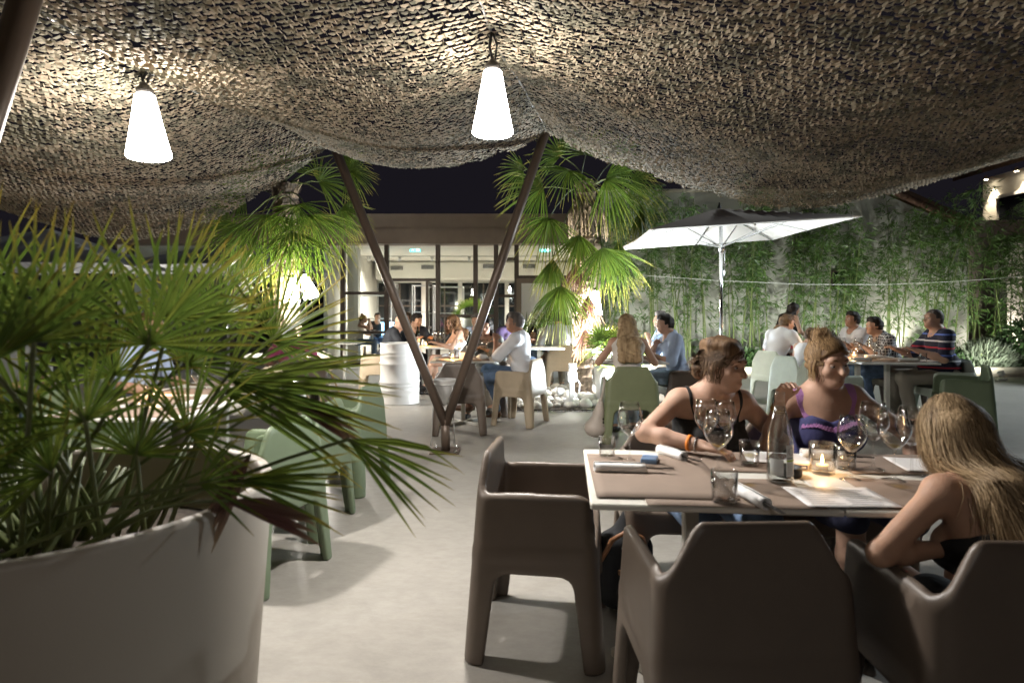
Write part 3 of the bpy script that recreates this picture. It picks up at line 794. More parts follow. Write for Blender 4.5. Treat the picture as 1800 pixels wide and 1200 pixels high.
for (a, b, lb) in ((P(513, 492, 8.42), (-3.27, 8.64, 1.80), 'behind the left cone lamp on the left palm'), (P(541, 486, 8.54), (-3.20, 8.64, 1.92), 'behind the tilted cone lamp on the left palm'), (P(1047, 512, 9.25), (1.16, 9.34, 1.68), 'behind the pebble bed palm lamp')):
    t = thing('lamp_bracket', 'dark bracket ' + lb, 'bracket', b, group='lamp brackets on the palms')
    MB().tube([(0, 0, 0), tuple((Vector(a) - Vector(b)) * .5 + Vector((0, 0, .05))), tuple(Vector(a) - Vector(b))], .012, 8).build('bracket_arm', M['dark_cap'], t)
    MB().lathe([(.03, -.02), (.03, .02)], 8, rot=Matrix.Rotation(R(90), 3, 'X')).build('clamp', M['dark_cap'], t)

# ------------------------------------------------------------------ big planter in front
mat('planter_white', (.345, .30, .245), .55, var=.03, scale=2, bump=.03, bscale=200)
pc = Vector((-1.106, 1.45, 0)); PR = .50; PZ = .875
pl_ = thing('planter', 'huge round cream planter in the left foreground', 'planter', pc)
MB().lathe([(PR * .86, 0), (PR * .88, .02), (PR * 1.0, PZ - .012), (PR - .004, PZ), (PR - .030, PZ), (PR - .034, PZ - .012), (PR - .05, PZ - .16)], 96).build('pot', M['planter_white'], pl_)
MB().lathe([(PR - .047, PZ - .17), (PR * .6, PZ - .14), (PR * .3, PZ - .15), (0, PZ - .13)], 40).build('soil', M['soil'], pl_)
dw = thing('dwarf_palm', 'bushy dwarf fan palm filling the cream planter, out of focus', 'palm', pc + Vector((0, 0, PZ - .14)))
DL = [ # hub px,py,Y,dx,dy,depth,L,spread,droop
 (262, 605, 1.15, .04, -1, .05, .275, 200, .05), (300, 560, 1.42, .3, -1, .1, .24, 170, .05), (60, 600, 1.02, -.05, -1, 0, .22, 190, .05), (-20, 640, 1.0, -.5, -1, 0, .24, 190, .05), (120, 560, 1.3, -.1, -1, .1, .24, 190, .08),
 (400, 660, 1.50, .9, -.42, 0, .30, 110, .1), (392, 690, 1.42, 1, .02, -.05, .36, 60, .1), (405, 670, 1.36, 1, .12, 0, .35, 50, .12), (612, 772, 1.30, .9, .42, -.05, .225, 60, .10),
 (330, 640, 1.6, .5, -.8, .1, .27, 190, .1), (200, 660, 1.55, -.1, -1, .1, .28, 200, .1), (40, 720, 1.2, -.5, -.6, 0, .3, 200, .1), (150, 740, 1.15, -.3, -.8, -.1, .20, 190, .08), (330, 760, 1.3, .5, -.6, -.1, .2, 190, .08),
 (420, 845, 1.22, 1, .02, -.1, .22, 40, .06), (90, 830, 1.15, -.6, -.4, -.1, .18, 170, .1), (240, 800, 1.25, .1, -.9, 0, .17, 170, .08), (350, 850, 1.2, .8, -.3, -.1, .15, 110, .1), (480, 600, 1.7, .7, -.6, .2, .26, 170, .1),
 (380, 560, 1.75, .4, -.9, .2, .24, 180, .1), (20, 820, 1.2, -.5, -.6, 0, .2, 180, .1), (-60, 760, 1.2, -.8, -.2, 0, .3, 190, .1), (-40, 560, 1.4, -.4, -.9, 0, .3, 200, .05)]
for i, (px, py, Y, dx, dy, dd, L, sp, dr) in enumerate(DL):
    a = rng.uniform(0, 6.28); r_ = rng.uniform(.02, .24)
    fan_leaf(dw, pc + Vector((r_ * math.cos(a) + .06, r_ * math.sin(a), PZ - .13)), P(px, py, Y), (dx, dd, -dy), L * 1.10, 23 if sp > 120 else 10, R(sp), dr, 300 + i, M['dwarf_palm_leaf'], wmax=.0138, pr=.0048, sag=.03, fold=.5)
for i, (px, py, Y, dx, dy) in enumerate(((440, 800, 1.3, -.4, .7), (395, 880, 1.2, .9, .15), (500, 700, 1.4, .8, .3))):
    fan_leaf(dw, pc + Vector((.1, 0, PZ - .13)), P(px, py, Y), (dx, 0, -dy), .2, 6, R(22), .1, 350 + i, M['dead_leaf'], wmax=.03, pr=.004, name='dry_leaf')
fl = MB(); r_ = np.random.default_rng(8)
for k in range(40):
    a = r_.uniform(0, 6.283); q = r_.uniform(0, .2); b_ = Vector((q * math.cos(a), q * math.sin(a), .0)); fl.tube([b_, b_ + Vector((.12 * math.cos(a), .12 * math.sin(a), r_.uniform(.12, .3)))], [.012, .004], 5)
fl.build('stem_bases', M['petiole'], dw)

# smaller planters with palms
def small_planter(label, plabel, c, w_, h_, n, L, seed, round_=False, zoff=0, group=None):
    t = thing('planter', label, 'planter', c, group=group)
    MB().lathe([(w_ * .42, 0), (w_ * .5, h_), (w_ * .47, h_), (w_ * .45, h_ - .06)], 32).build('pot', M['white_plastic'], t)
    MB().lathe([(w_ * .455, h_ - .05), (0, h_ - .04)], 24).build('soil', M['soil'], t)
    c = Vector(c); p = thing('dwarf_palm', plabel, 'palm', c + Vector((0, 0, h_ - .04)), group=group and 'palms in the small planters')
    r2 = random.Random(seed)
    for i in range(n):
        az = r2.uniform(0, 6.28); el = r2.uniform(.15, 1.25); d = Vector((math.cos(az) * math.cos(el), math.sin(az) * math.cos(el), math.sin(el)))
        b_ = c + Vector((0, 0, h_ - .04)); fan_leaf(p, b_, b_ + d * L * r2.uniform(.5, .85), d, L * .52, 15, R(170), .22, seed + i, M['palm_leaf'], wmax=.026, pr=.006, sag=.04)
small_planter('white round planter right of the pebble bed', 'spiky dwarf palm in the planter right of the pebble bed', G(1076, 8.6), .52, .52, 22, .62, 400)
small_planter('white planter against the pavilion service door', 'spiky dwarf palm by the pavilion service door', G(958, 12.2), .62, .62, 18, .80, 440)
small_planter('tall white planter seen inside the pavilion glass', 'dark palm in the planter inside the pavilion', G(826, 16.6, .022), .46, 1.10, 14, .55, 470)

# ------------------------------------------------------------------ bamboo, shrubs
leaf_mat('bamboo_leaf', (.068, .145, .032), (.15, .22, .065), (.2, .22, .09), .3)
mat('bamboo_cane', (.13, .17, .05), .45, var=.25, scale=7)
def bamboo(x, y, n, hmax, seed, label, nl=300):
    t = thing('bamboo', label, 'bamboo', (x, y, .06), group='bamboo along the wall'); r_ = np.random.default_rng(seed); V = []; 
    for c in range(n):
        bx, by = r_.uniform(-.32, .32), r_.uniform(-.22, .22); h_ = hmax * r_.uniform(.78, 1.05); lx, ly = r_.normal(.03, .09) * h_, r_.normal(-.02, .05) * h_
        cp = lambda s_: np.array([bx + lx * s_ ** 1.6, by + ly * s_ ** 1.6, h_ * s_])
        mb = MB(); k = 14; mb.tube([tuple(cp(i / k)) for i in range(k + 1)], [.016 * (1 - .75 * i / k) * (1.0 if i % 2 else 1.18) for i in range(k + 1)], 6)
        mb.build('cane', M['bamboo_cane'], t)
        for _ in range(nl // 6):
            s_ = 1 - abs(r_.normal(0, .42)); 
            if s_ < .12: s_ = r_.uniform(.3, 1)
            b_ = cp(s_); az = r_.uniform(0, 6.283); rad = r_.uniform(.08, .48) * (1.15 - .6 * s_)
            tip = b_ + np.array([math.cos(az) * rad, math.sin(az) * rad * .75, r_.uniform(-.02, .20)])
            for q in range(6):
                f_ = r_.uniform(.35, 1.05); p = b_ + (tip - b_) * f_; a2 = az + r_.normal(0, .9); el = r_.normal(-.45, .45); l = r_.uniform(.10, .20); w_ = l * .068
                d = np.array([math.cos(a2) * math.cos(el), math.sin(a2) * math.cos(el), math.sin(el)]); sd_ = np.cross(d, r_.normal(0, 1, 3)); sd_ /= np.linalg.norm(sd_) + 1e-6
                V.append(np.stack([p, p + d * l * .35 + sd_ * w_, p + d * l, p + d * l * .35 - sd_ * w_]))
    V = np.concatenate(V); F = np.arange(len(V)).reshape(-1, 4)
    me = mesh_from('foliage', V, F); me.materials.append(M['bamboo_leaf'])
    at = me.attributes.new('tip', 'FLOAT', 'POINT'); at.data.foreach_set('value', np.tile([.2, .4, .9, .4], len(F)).astype(np.float32))
    link('foliage', me, t)
bx_ = [(1075, 3, 3.9), (1120, 4, 4.2), (1165, 4, 4.0), (1215, 5, 4.1), (1262, 4, 3.9), (1310, 5, 4.3), (1358, 4, 4.0), (1408, 5, 4.1), (1455, 5, 3.6), (1508, 5, 3.3), (1560, 5, 3.5), (1612, 5, 4.2), (1655, 6, 4.5), (1700, 4, 3.9), (1745, 4, 3.5), (1790, 5, 3.7), (1835, 5, 4.2)]
for i, (px, n, hm) in enumerate(bx_):
    Y = 12.85 + rng.uniform(-.1, .15)
    lab = 'bamboo clump against the grey wall, %s from the left' % ['first', 'second', 'third', 'fourth', 'fifth', 'sixth', 'seventh', 'eighth', 'ninth', 'tenth', 'eleventh', 'twelfth', 'thirteenth', 'fourteenth', 'fifteenth', 'sixteenth', 'seventeenth'][i]
    bamboo((px - 900) / 1070 * Y, Y, n, hm * .90, 500 + i, lab, int(380 * rng.uniform(.6, 1.5)))
mat('shrub_grey', (.16, .19, .13), .8, var=.3, scale=14); mat('shrub_green', (.05, .10, .03), .6, var=.4, scale=9, trans=.2)
def shrub(label, c, rad, h_, m, seed, l0, n=1800, wr=.12, upright=.5):
    t = thing('shrub', label, 'shrub', c, group='shrubs by the kerb'); r_ = np.random.default_rng(seed); V = []
    for _ in range(n):
        a = r_.uniform(0, 6.283); q = math.sqrt(r_.random()); z = r_.random() ** .6 * h_ * math.sqrt(max(.1, 1 - q * q * .8))
        p = np.array([rad[0] * q * math.cos(a), rad[1] * q * math.sin(a), z]); d = np.array([math.cos(a) * q, math.sin(a) * q, upright]) + r_.normal(0, .45, 3); d /= np.linalg.norm(d)
        l = l0 * r_.uniform(.6, 1.3); s_ = np.cross(d, r_.normal(0, 1, 3)); s_ /= np.linalg.norm(s_) + 1e-6
        V.append(np.stack([p, p + d * l * .45 + s_ * l * wr, p + d * l, p + d * l * .45 - s_ * l * wr]))
    V = np.concatenate(V); me = mesh_from('foliage', V, np.arange(len(V)).reshape(-1, 4)); me.materials.append(m); link('foliage', me, t)
    mb = MB()
    for k in range(9):
        a = k * .7; mb.tube([(0, 0, 0), (rad[0] * .5 * math.cos(a), rad[1] * .5 * math.sin(a), h_ * .7)], [.012, .004], 5)
    mb.build('stems', M['petiole'], t)
shrub('grey green lavender bush behind the kerb at the right', G(1735, 12.55, .06), (.55, .3), .62, M['shrub_grey'], 1, .16, 2200, .07, 1.2)
shrub('leafy green bush at the right edge behind the kerb', G(1800, 12.6, .06), (.6, .3), 1.05, M['shrub_green'], 2, .13, 2000, .2)
shrub('low green bush under the far right bamboo, left of the lavender', G(1670, 12.7, .06), (.6, .3), .5, M['shrub_green'], 3, .12, 1500, .18)
shrub('low dark bush at the wall foot behind the parasol pole', G(1305, 12.6, .06), (.6, .25), .45, M['shrub_green'], 4, .12, 1200, .18)
# wire strung along the wall
wr_ = MB(); wp = [P(1130, 484, 12.35), P(1262, 493, 12.35), P(1420, 500, 12.35), P(1560, 500, 12.35), P(1690, 494, 12.35), P(1850, 482, 12.35)]
wp = [wp[0].lerp(wp[1], k / 4) for k in range(4)] + [wp[1].lerp(wp[2], k / 4) for k in range(4)] + [wp[2].lerp(wp[3], k / 4) for k in range(4)] + wp[3:]
t = thing('tension_wire', 'thin pale wire strung across in front of the bamboo', 'wire', wp[0])
MB().tube([v - wp[0] for v in wp], .0045, 5).build('wire', M['white_plastic'], t)

# ------------------------------------------------------------------ parasols
mat('parasol_taupe', (.55, .47, .40), .85, bump=.1, bscale=300); mat('parasol_white', (.78, .77, .73), .8, trans=.15); mat('parasol_grey', (.42, .42, .42), .85, trans=.1)
def parasol(label, c, ze, rise, sx, sy, rz, tilt, top, under, group=None):
    t = thing('parasol', label, 'parasol', (c[0], c[1], 0), group=group)
    Rm = (Matrix.Rotation(rz, 3, 'Z') @ Matrix.Rotation(tilt[0], 3, 'X') @ Matrix.Rotation(tilt[1], 3, 'Y'))
    def canopy(off, shrink=0.):
        n = 24; V = []; F = []
        def pt(u, v):   # u,v in -1..1
            e = max(abs(u), abs(v)); s_ = 1 - .045 * (1 - (min(abs(u), abs(v)) / max(e, 1e-6)) ** 2) * e
            dg = abs(abs(u) - abs(v)) / max(e, 1e-6)
            z = rise * (1 - e) - .035 * math.sin(math.pi * min(1, e)) * (min(dg, 1 - dg) * 1.6)
            return Rm @ Vector((u * s_ * (sx / 2 - shrink), v * s_ * (sy / 2 - shrink), z + off)) + Vector((0, 0, ze))
        for i in range(n + 1):
            for j in range(n + 1): V.append(pt(-1 + 2 * i / n, -1 + 2 * j / n))
        for i in range(n):
            for j in range(n): F.append([i * (n + 1) + j, (i + 1) * (n + 1) + j, (i + 1) * (n + 1) + j + 1, i * (n + 1) + j + 1])
        return MB().add(V, F)
    canopy(.012).build('canopy', top, t); canopy(-.004, .004).build('canopy_lining', under, t)
    hub = Rm @ Vector((0, 0, -.16)) + Vector((0, 0, ze)); top_ = Rm @ Vector((0, 0, rise)) + Vector((0, 0, ze))
    for k, (u, v) in enumerate([(-1, -1), (0, -1), (1, -1), (1, 0), (1, 1), (0, 1), (-1, 1), (-1, 0)]):
        e_ = Rm @ Vector((u * sx / 2 * .97, v * sy / 2 * .97, -.012)) + Vector((0, 0, ze)); a_ = Rm @ Vector((0, 0, rise - .03)) + Vector((0, 0, ze))
        r_ = MB().bar(a_, e_, .022, .014).build('rib', M['steel'], t)
        s_ = MB().bar(hub, a_.lerp(e_, .62) - Vector((0, 0, .012)), .016, .012); s_.build('strut', M['steel'], r_)
    MB().tube([(0, 0, .05), (0, 0, top_.z - .02)], .025, 18).build('pole', M['chrome'], t)
    MB().lathe([(.045, -.05), (.05, 0), (.045, .05)], 14, hub).build('hub', M['steel'], t)
    MB().lathe([(.02, 0), (.028, .02), (.016, .05), (.008, .09)], 10, top_).build('finial', M['black_rubber'], t)
    MB().tube([(.045, -.01, hub.z - .02), (.047, -.01, hub.z - .40)], .008, 6).build('pulley_line', M['steel'], t)
    b = MB(); b.box((0, 0, .03), (.62, .62, .06), bev=.01); b.lathe([(.05, .06), (.045, .30)], 16); b.build('base', M['white_paint'], t)
    return t
parasol('square parasol with taupe top and white lining beside the bamboo', (2.89, 8.42), 2.353, .37, 2.5, 2.56, R(-1.), (.01, -.064), M['parasol_taupe'], M['parasol_white'])
parasol('pale grey parasol at the far left behind the planter palm', (-8.5, 11.2), 2.10, .72, 3.6, 3.0, R(8), (0, 0), M['parasol_grey'], M['parasol_grey'], 'grey parasols at the left')
parasol('pale grey parasol between the planter palm and the left palm tree', (-5.55, 11.9), 2.14, .50, 2.9, 2.6, R(-12), (0, 0), M['parasol_grey'], M['parasol_grey'], 'grey parasols at the left')

# ------------------------------------------------------------------ ground lights
emit('flood_face', (.86, .95, 1.), 55.)
def ground_flood(label, loc, aim, energy, col=(.85, .94, 1.), size=R(120), face='flood_face', zl=.13):
    t = thing('ground_floodlight', label, 'floodlight', loc, group='ground floodlights')
    d = Vector(aim).normalized(); q = d.to_track_quat('-Z', 'Y').to_matrix()
    MB().box((0, 0, .02), (.16, .10, .04), bev=.006).build('foot', M['white_plastic'], t)
    MB().lathe([(.03, .06), (.055, .03), (.06, -.03), (.052, -.032)], 14, (0, 0, zl), rot=q).build('housing', M['white_plastic'], t)
    MB().lathe([(0, -.026), (.052, -.026)], 14, (0, 0, zl), rot=q).build('lens', M[face], t)
    MB().tube([(0, .03, .03), (0, .03, zl - .01)], .012, 6).build('stem', M['steel'], t)
    ld = bpy.data.lights.new('flood', 'SPOT'); ld.energy = energy; ld.spot_size = size; ld.spot_blend = .7; ld.color = col; ld.shadow_soft_size = .05
    lo = bpy.data.objects.new('flood', ld); COL.objects.link(lo); lo.parent = t; lo.location = Vector((0, 0, zl)) + d * .045; lo.rotation_euler = q.to_euler()
    return t

ground_flood('white floodlight on the ground behind the green chair, washing the pebbles', G(1108, 8.05), (-.25, .2, .75), 1000, size=R(178), zl=.32)
ground_flood('white floodlight by the planter behind the pebble bed', G(1062, 10.4), (-.05, -.55, 1), 420, size=R(165))
ground_flood('white floodlight in the pebble bed aimed up into the palm crown', (.70, 8.9, .016), (.18, .28, 1), 520, (1, .97, .86), R(75))
ground_flood('floodlight added to light the grey parasols at the far left', (-7.0, 10.9, 0), (.1, .1, 1), 220, (1, .96, .9), R(175))  # hidden lamp added to brighten the grey canopies
ground_flood('white floodlight at the foot of the left palm', G(530, 8.3), (-.1, .25, 1), 170, (1, .95, .78), R(80))
ground_flood('small spotlight at the foot of the far right bamboo', G(1731, 12.75, .06), (.05, .35, 1), 120, (1, .95, .85))
ground_flood('small spotlight under the lit pillar at the right', (12.2, 14.75, 0), (0, .18, 1), 520, (1, .92, .8), R(60))
ground_flood('small spotlight at the wall foot behind the check shirted man', G(1588, 13.15, .06), (0, .12, 1), 100, (1, .93, .8), R(80))
for k, (px, lb) in enumerate(((1150, 'left of the parasol pole'), (1330, 'right of the parasol pole'), (1480, 'behind the white polo shirt'), (1620, 'behind the striped polo shirt'), (1760, 'at the right edge'))):
    ground_flood('floodlight added in front of the kerb to light the bamboo, ' + lb, G(px, 11.6), (.02, .62, .8), 85, (.97, 1., .90), R(150))  # row of added lamps that washes bamboo and wall evenly

# unseen floodlight added on the tall house, lifting parasol top and right terrace
t = thing('added_floodlight', 'floodlight added out of view on the tall house wall beyond the right edge', 'floodlight', (13.0, 9.0, 4.6))
MB().box((0, 0, 0), (.12, .26, .18), bev=.01).build('housing', M['steel'], t); MB().box((-.064, 0, 0), (.006, .22, .14)).build('lens', M['flood_face'], t); MB().box((.1, 0, 0), (.1, .04, .04)).build('bracket', M['steel'], t)
ld = bpy.data.lights.new('added_house_flood', 'SPOT'); ld.energy = 1500; ld.spot_size = R(72); ld.spot_blend = .6; ld.color = (.82, .93, 1.); ld.shadow_soft_size = .12
lo = bpy.data.objects.new('added_house_flood', ld); COL.objects.link(lo); lo.parent = t; lo.location = (-.1, 0, 0); lo.rotation_euler = Vector((-9.5, -.3, -4.2)).to_track_quat('-Z', 'Y').to_euler()
# ------------------------------------------------------------------ moulded armchair
CH_W, CH_D, CH_H, ARM = .295, .265, .77, .628
def chair_field(p):
    x, y, z = p[..., 0], p[..., 1], p[..., 2]
    a = CH_W - .045 * z / .8; b = CH_D - .055 * z / .8; rc = .055
    qx, qy = np.abs(x) - a + rc, np.abs(y) - b + rc
    d2 = np.hypot(np.maximum(qx, 0), np.maximum(qy, 0)) + np.minimum(np.maximum(qx, qy), 0) - rc
    shell = smax(d2, -(d2 + .034), .012)
    # top line: arms, diagonal rise, back
    rise = np.clip((a - np.abs(x) - .010) / .105, 0, 1); rise = rise * rise * (3 - 2 * rise)
    ztop = ARM + rise * (CH_H - ARM) + .010 * np.clip(y / .25, -1, 1)
    shell = smax(shell, (z - ztop) * .62, .022)
    # arm fronts rounded off
    fr = smax(y - (b - .055), z - (ARM - .045), .0) ; 
    cut = np.hypot(np.maximum(y - (b - .075), 0), np.maximum(z - (ARM - .07), 0)) - .075
    shell = np.where(y > 0, smax(shell, cut, .012), shell)
    # front opening above the seat, taken narrower than the outside
    op = smax(smax(np.abs(x) - (a - .040), -(y - .05), .02), -(z - .40), .03)
    shell = smax(shell, -op, .015)
    # openings between the legs
    sd = smax(z - .335, np.abs(y) - (.185 - .13 * z), .055); bk = smax(z - .335, np.abs(x) - (.215 - .13 * z), .055)
    shell = smax(shell, -sd, .008); shell = smax(shell, -bk, .008); shell = smax(shell, -z, .004)
    # seat
    st = .432 + .045 * (y - .1) - .020 * np.exp(-((x / .16) ** 2)) * np.clip(1.2 - np.abs(y) / .28, 0, 1)
    seat = smax(smax(z - st, (st - .034) - z, .012), d2 + .004, .012)
    slot = np.hypot(np.maximum(np.abs(x) - .022, 0), (y + .17)) - .011
    seat = smax(seat, -slot, .004)
    return smin(shell, seat, .016)
def make_chair_parts():
    h = .0095
    lo, hi = np.array([-.34, -.34, -.03]), np.array([.34, .34, .86]); n = np.ceil((hi - lo) / h).astype(int)
    p = np.stack(np.meshgrid(*[lo[i] + h * np.arange(n[i]) for i in range(3)], indexing='ij'), -1)
    V, F = surface_nets(chair_field(p).astype(np.float32), lo, h)
    # pull onto the true surface, then smooth normals from the field
    e = 1e-3
    def grad(V): return np.stack([(chair_field(V + e * np.eye(3)[i]) - chair_field(V - e * np.eye(3)[i])) / (2 * e) for i in range(3)], 1)
    for _ in range(2):
        g = grad(V); V = V - (chair_field(V) / np.maximum((g * g).sum(1), .2))[:, None] * g * .8
    V = relax(V, F, 2, .4); Nn = np.zeros_like(V)
    me = mesh_from('tmp', V, F, True)
    N3 = np.zeros(len(V) * 3, np.float32); me.vertices.foreach_get('normal', N3); N3 = N3.reshape(-1, 3)
    bpy.data.meshes.remove(me)
    c = V[F].mean(1); x, y, z = c.T
    a = CH_W - .045 * z / .8; b = CH_D - .055 * z / .8
    lab = np.full(len(F), 0)
    inner = (np.abs(x) < a - .045) & (np.abs(y) < b - .045) & (z < .47)
    lab[:] = np.where(x < 0, 2, 3); lab[(y < -b + .07) & (z >= .335)] = 1; lab[inner & (z >= .335)] = 0
    lab[(y > b - .08) & (np.abs(x) < a - .05) & (z < .47) & (z > .335)] = 0
    for q, (sx, sy) in enumerate(((-1, -1), (1, -1), (-1, 1), (1, 1))): lab[(z < .335) & (x * sx > 0) & (y * sy > 0)] = 4 + q
    out = []
    for k, nm in enumerate(['seat', 'backrest', 'armrest', 'armrest', 'leg', 'leg', 'leg', 'leg']):
        f = F[lab == k]; u, inv = np.unique(f, return_inverse=True)
        m_ = mesh_from(nm, V[u], inv.reshape(f.shape), True); m_.normals_split_custom_set_from_vertices([tuple(v) for v in N3[u]])
        m_.materials.append(M['white_plastic']); out.append((nm, m_))
    return out
CHAIR = make_chair_parts()
mat('chair_brown', (.125, .096, .075), .42, bump=.03, bscale=400, var=.07, scale=7, rvar=.10, detail=8); mat('chair_beige', (.46, .37, .26), .45, bump=.03, bscale=400, var=.07, scale=7, rvar=.10, detail=8)
mat('chair_olive', (.17, .19, .10), .45, bump=.03, bscale=400, var=.07, scale=7, rvar=.10, detail=8); mat('chair_pale', (.45, .50, .42), .45, bump=.03, bscale=400, var=.07, scale=7, rvar=.10, detail=8); mat('chair_sage', (.13, .17, .10), .45, bump=.03, bscale=400, var=.07, scale=7, rvar=.10, detail=8)
def chair(label, x, y, rz, m, group='moulded armchairs', s=1.0):
    t = thing('armchair', label, 'chair', (x, y, 0), R(rz), group); t.scale = (s, s, s)
    for nm, me in CHAIR:
        o = link(nm, me, t); set_obj_mat(o, M[m])
    return t
chair('empty dark brown armchair at the left end of the near table', .12, 2.49, -99, 'chair_brown')
chair('dark brown armchair in front, its back to the camera, centre right', .62, 1.765, 2, 'chair_brown')
chair('dark brown armchair the near blonde woman sits in, bottom right corner', 1.255, 1.63, -2, 'chair_brown')
chair('dark brown armchair under the woman in the black top', .78, 2.86, 176, 'chair_brown')
chair('dark brown armchair under the woman in the purple edged top', 1.34, 2.83, 184, 'chair_brown')
chair('dark brown armchair behind the V post, its back to the camera', -.57, 6.62, 4, 'chair_brown')
chair('beige armchair under the man in the white shirt with a watch', .10, 7.12, 66, 'chair_beige')
chair('brown armchair under the short haired woman behind the candle table', -.31, 7.78, 172, 'chair_brown')
chair('olive green armchair with a cream handbag hung on it', 1.19, 6.20, -2, 'chair_olive')
chair('beige armchair left of the pebble bed palm, back to the camera', .80, 10.1, 4, 'chair_beige')
chair('beige armchair of the man in the blue polo shirt', 2.12, 8.55, 82, 'chair_beige')
chair('brown armchair of the bearded man resting his chin on his hand', 1.98, 7.22, 96, 'chair_brown')
chair('empty green armchair beside the parasol pole', 3.02, 9.05, 150, 'chair_sage')
chair('pale green armchair of the blurred man in white, leftmost at the right hand table', 3.72, 8.55, -62, 'chair_pale')
chair('pale green armchair of the boy in the white vest', 3.55, 7.55, -72, 'chair_pale')
chair('empty pale green armchair behind the purple edged top, nearest at the right hand table', 3.45, 6.62, -74, 'chair_pale')
chair('green armchair at the right end of the right hand table, nearest the kerb', 4.62, 6.25, 62, 'chair_sage')
chair('pale green armchair under the man in the striped polo shirt', 4.98, 7.02, 80, 'chair_pale')
chair('brown armchair under the man in the check shirt', 5.02, 7.95, 86, 'chair_brown')
chair('brown armchair under the man in the white polo shirt', 5.05, 8.9, 92, 'chair_brown')
chair('tan armchair of the bald man in the dark suit', -2.12, 9.55, -82, 'chair_beige')
chair('brown armchair of the curly haired woman', -.72, 9.75, 70, 'chair_brown')
chair('dark armchair of the man in the purple shirt', -.05, 9.6, 60, 'chair_brown')
chair('nearest sage green armchair beside the big planter', -1.28, 3.05, 72, 'chair_sage')
chair('middle sage green armchair beside the big planter', -1.30, 3.72, 84, 'chair_sage')
chair('farthest sage green armchair behind the planter palm leaves', -1.25, 4.55, 80, 'chair_sage')
chair('sage green armchair across the left table, behind the palm fans', -2.95, 4.2, -95, 'chair_sage')
chair('sage green armchair of the grey shirted diner at the far left', -3.1, 5.0, -92, 'chair_sage')
chair('brown armchair of the diner in the pink shirt', -2.55, 7.35, 35, 'chair_brown')

# shell chairs with wooden legs
mat('shell_cream', (.55, .49, .38), .5); mat('pale_wood', (.42, .30, .17), .5, var=.2, scale=10)
def shell_chair(label, x, y, rz):
    t = thing('shell_chair', label, 'chair', (x, y, 0), R(rz), 'cream shell chairs')
    s_ = SDF()
    def f(p):
        x_, y_, z_ = p[..., 0], p[..., 1], p[..., 2] - .62
        k0 = np.sqrt((x_ / .30) ** 2 + (y_ / .29) ** 2 + (z_ / .24) ** 2); d = (k0 - 1) * .26
        d = np.maximum(d, -(d + .016)); top = z_ - (.16 - .55 * (y_ + .22)); return smax(d, top * .8, .012)
    s_.fn(f, (-.32, -.31, .36), (.32, .31, .86)); sdf_obj('shell', s_, .014, M['shell_cream'], t)
    for sx in (-1, 1):
        for sy in (-1, 1): MB().tube([(sx * .12, sy * .1, .41), (sx * .24, sy * .22, 0)], [.017, .011], 8).build('leg', M['pale_wood'], t)
    return t
shell_chair('cream shell chair with wooden legs, left of the bald man', -2.85, 9.0, -25)
shell_chair('cream shell chair with wooden legs, beside the diner in pink', -3.02, 8.2, -35)

# ------------------------------------------------------------------ tables
mat('table_white', (.66, .64, .58), .4, var=.03, scale=4); mat('kraft_paper', (.235, .175, .135), .8, var=.10, scale=5, bump=.12, bscale=7, rvar=.05)
mat('menu_paper', (.72, .70, .69), .55); mat('ink_grey', (.30, .30, .31), .7)
def table(label, x, y, rz, w_=.70, d_=.70, posts=((0, 0),), h_=.75, group='white dining tables', foot='x'):
    t = thing('dining_table', label, 'table', (x, y, 0), R(rz), group)
    MB().box((0, 0, h_ - .009), (w_, d_, .018), bev=.004).build('tabletop', M['table_white'], t)
    for (px, py) in posts:
        MB().box((px, py, (h_ + .012) / 2), (.05, .05, h_ - .036), bev=.006).build('leg', M['table_white'], t)
        MB().box((px, py, h_ - .025), (.30, .30, .014)).build('top_plate', M['table_white'], t)
        f = MB()
        if foot == 'x':
            for a in (45, 135): MB().box((0, 0, .0165 + (.0012 if a > 90 else 0)), (.66, .055, .033), Matrix.Rotation(R(a), 3, 'Z'), bev=.004).build('foot', M['table_white'], t, (px, py, 0))
        else:
            MB().box((px, py, .0165), (d_ * .1 + .05, d_ * .78, .033), bev=.004).build('foot', M['table_white'], t)
    return t
TA = R(-5)
def TL(u, v, z=.75):   # place on the near table: u along its front from the left corner, v away from the camera
    return Vector((.225 + u * math.cos(TA) - v * math.sin(TA), 1.745 + u * math.sin(TA) + v * math.cos(TA), z))
c = TL(.35, .35, 0); table('near white table nearest the empty armchair, under kraft paper', c.x, c.y, -5)
c = TL(1.053, .35, 0); table('near white table in front of the blonde woman, with the candle', c.x, c.y, -5)
table('white table behind the V post holding the candle and bottle', -.57, 7.12, 3, .72, .72)
table('white table of the blonde woman in the lace top', 1.32, 6.92, 0, .75, .75)
table('long white table on the right, nearest half', 4.22, 7.15, -4, .82, 1.25, ((-.30, -.3), (.02, -.3)), foot='bar')
table('long white table on the right, farthest half', 4.34, 8.42, -4, .82, 1.25, ((-.30, .3), (.02, .3)), foot='bar')
table('white table of the bald man and the curly haired woman', -1.32, 9.72, 0, .75, .75)
table('white table behind the white shirted man, by the palm', .42, 9.55, 0, .75, .75)
table('white table left of the planter, nearest half', -2.10, 3.55, 0, .78, .85)
table('white table left of the planter, farthest half', -2.10, 4.45, 0, .78, .85)
table('white table of the diner in pink', -3.0, 7.75, 15, .75, .75)
table('white table by the glass front, under the lamps', -3.45, 10.9, 0, 1.5, .7, ((-.45, 0), (.45, 0)))
table('white table inside the pavilion', -3.7, 16.1, 0, .75, .75)
table('white table of the man in blue, by the wall', 1.45, 8.75, 0, .7, .7)

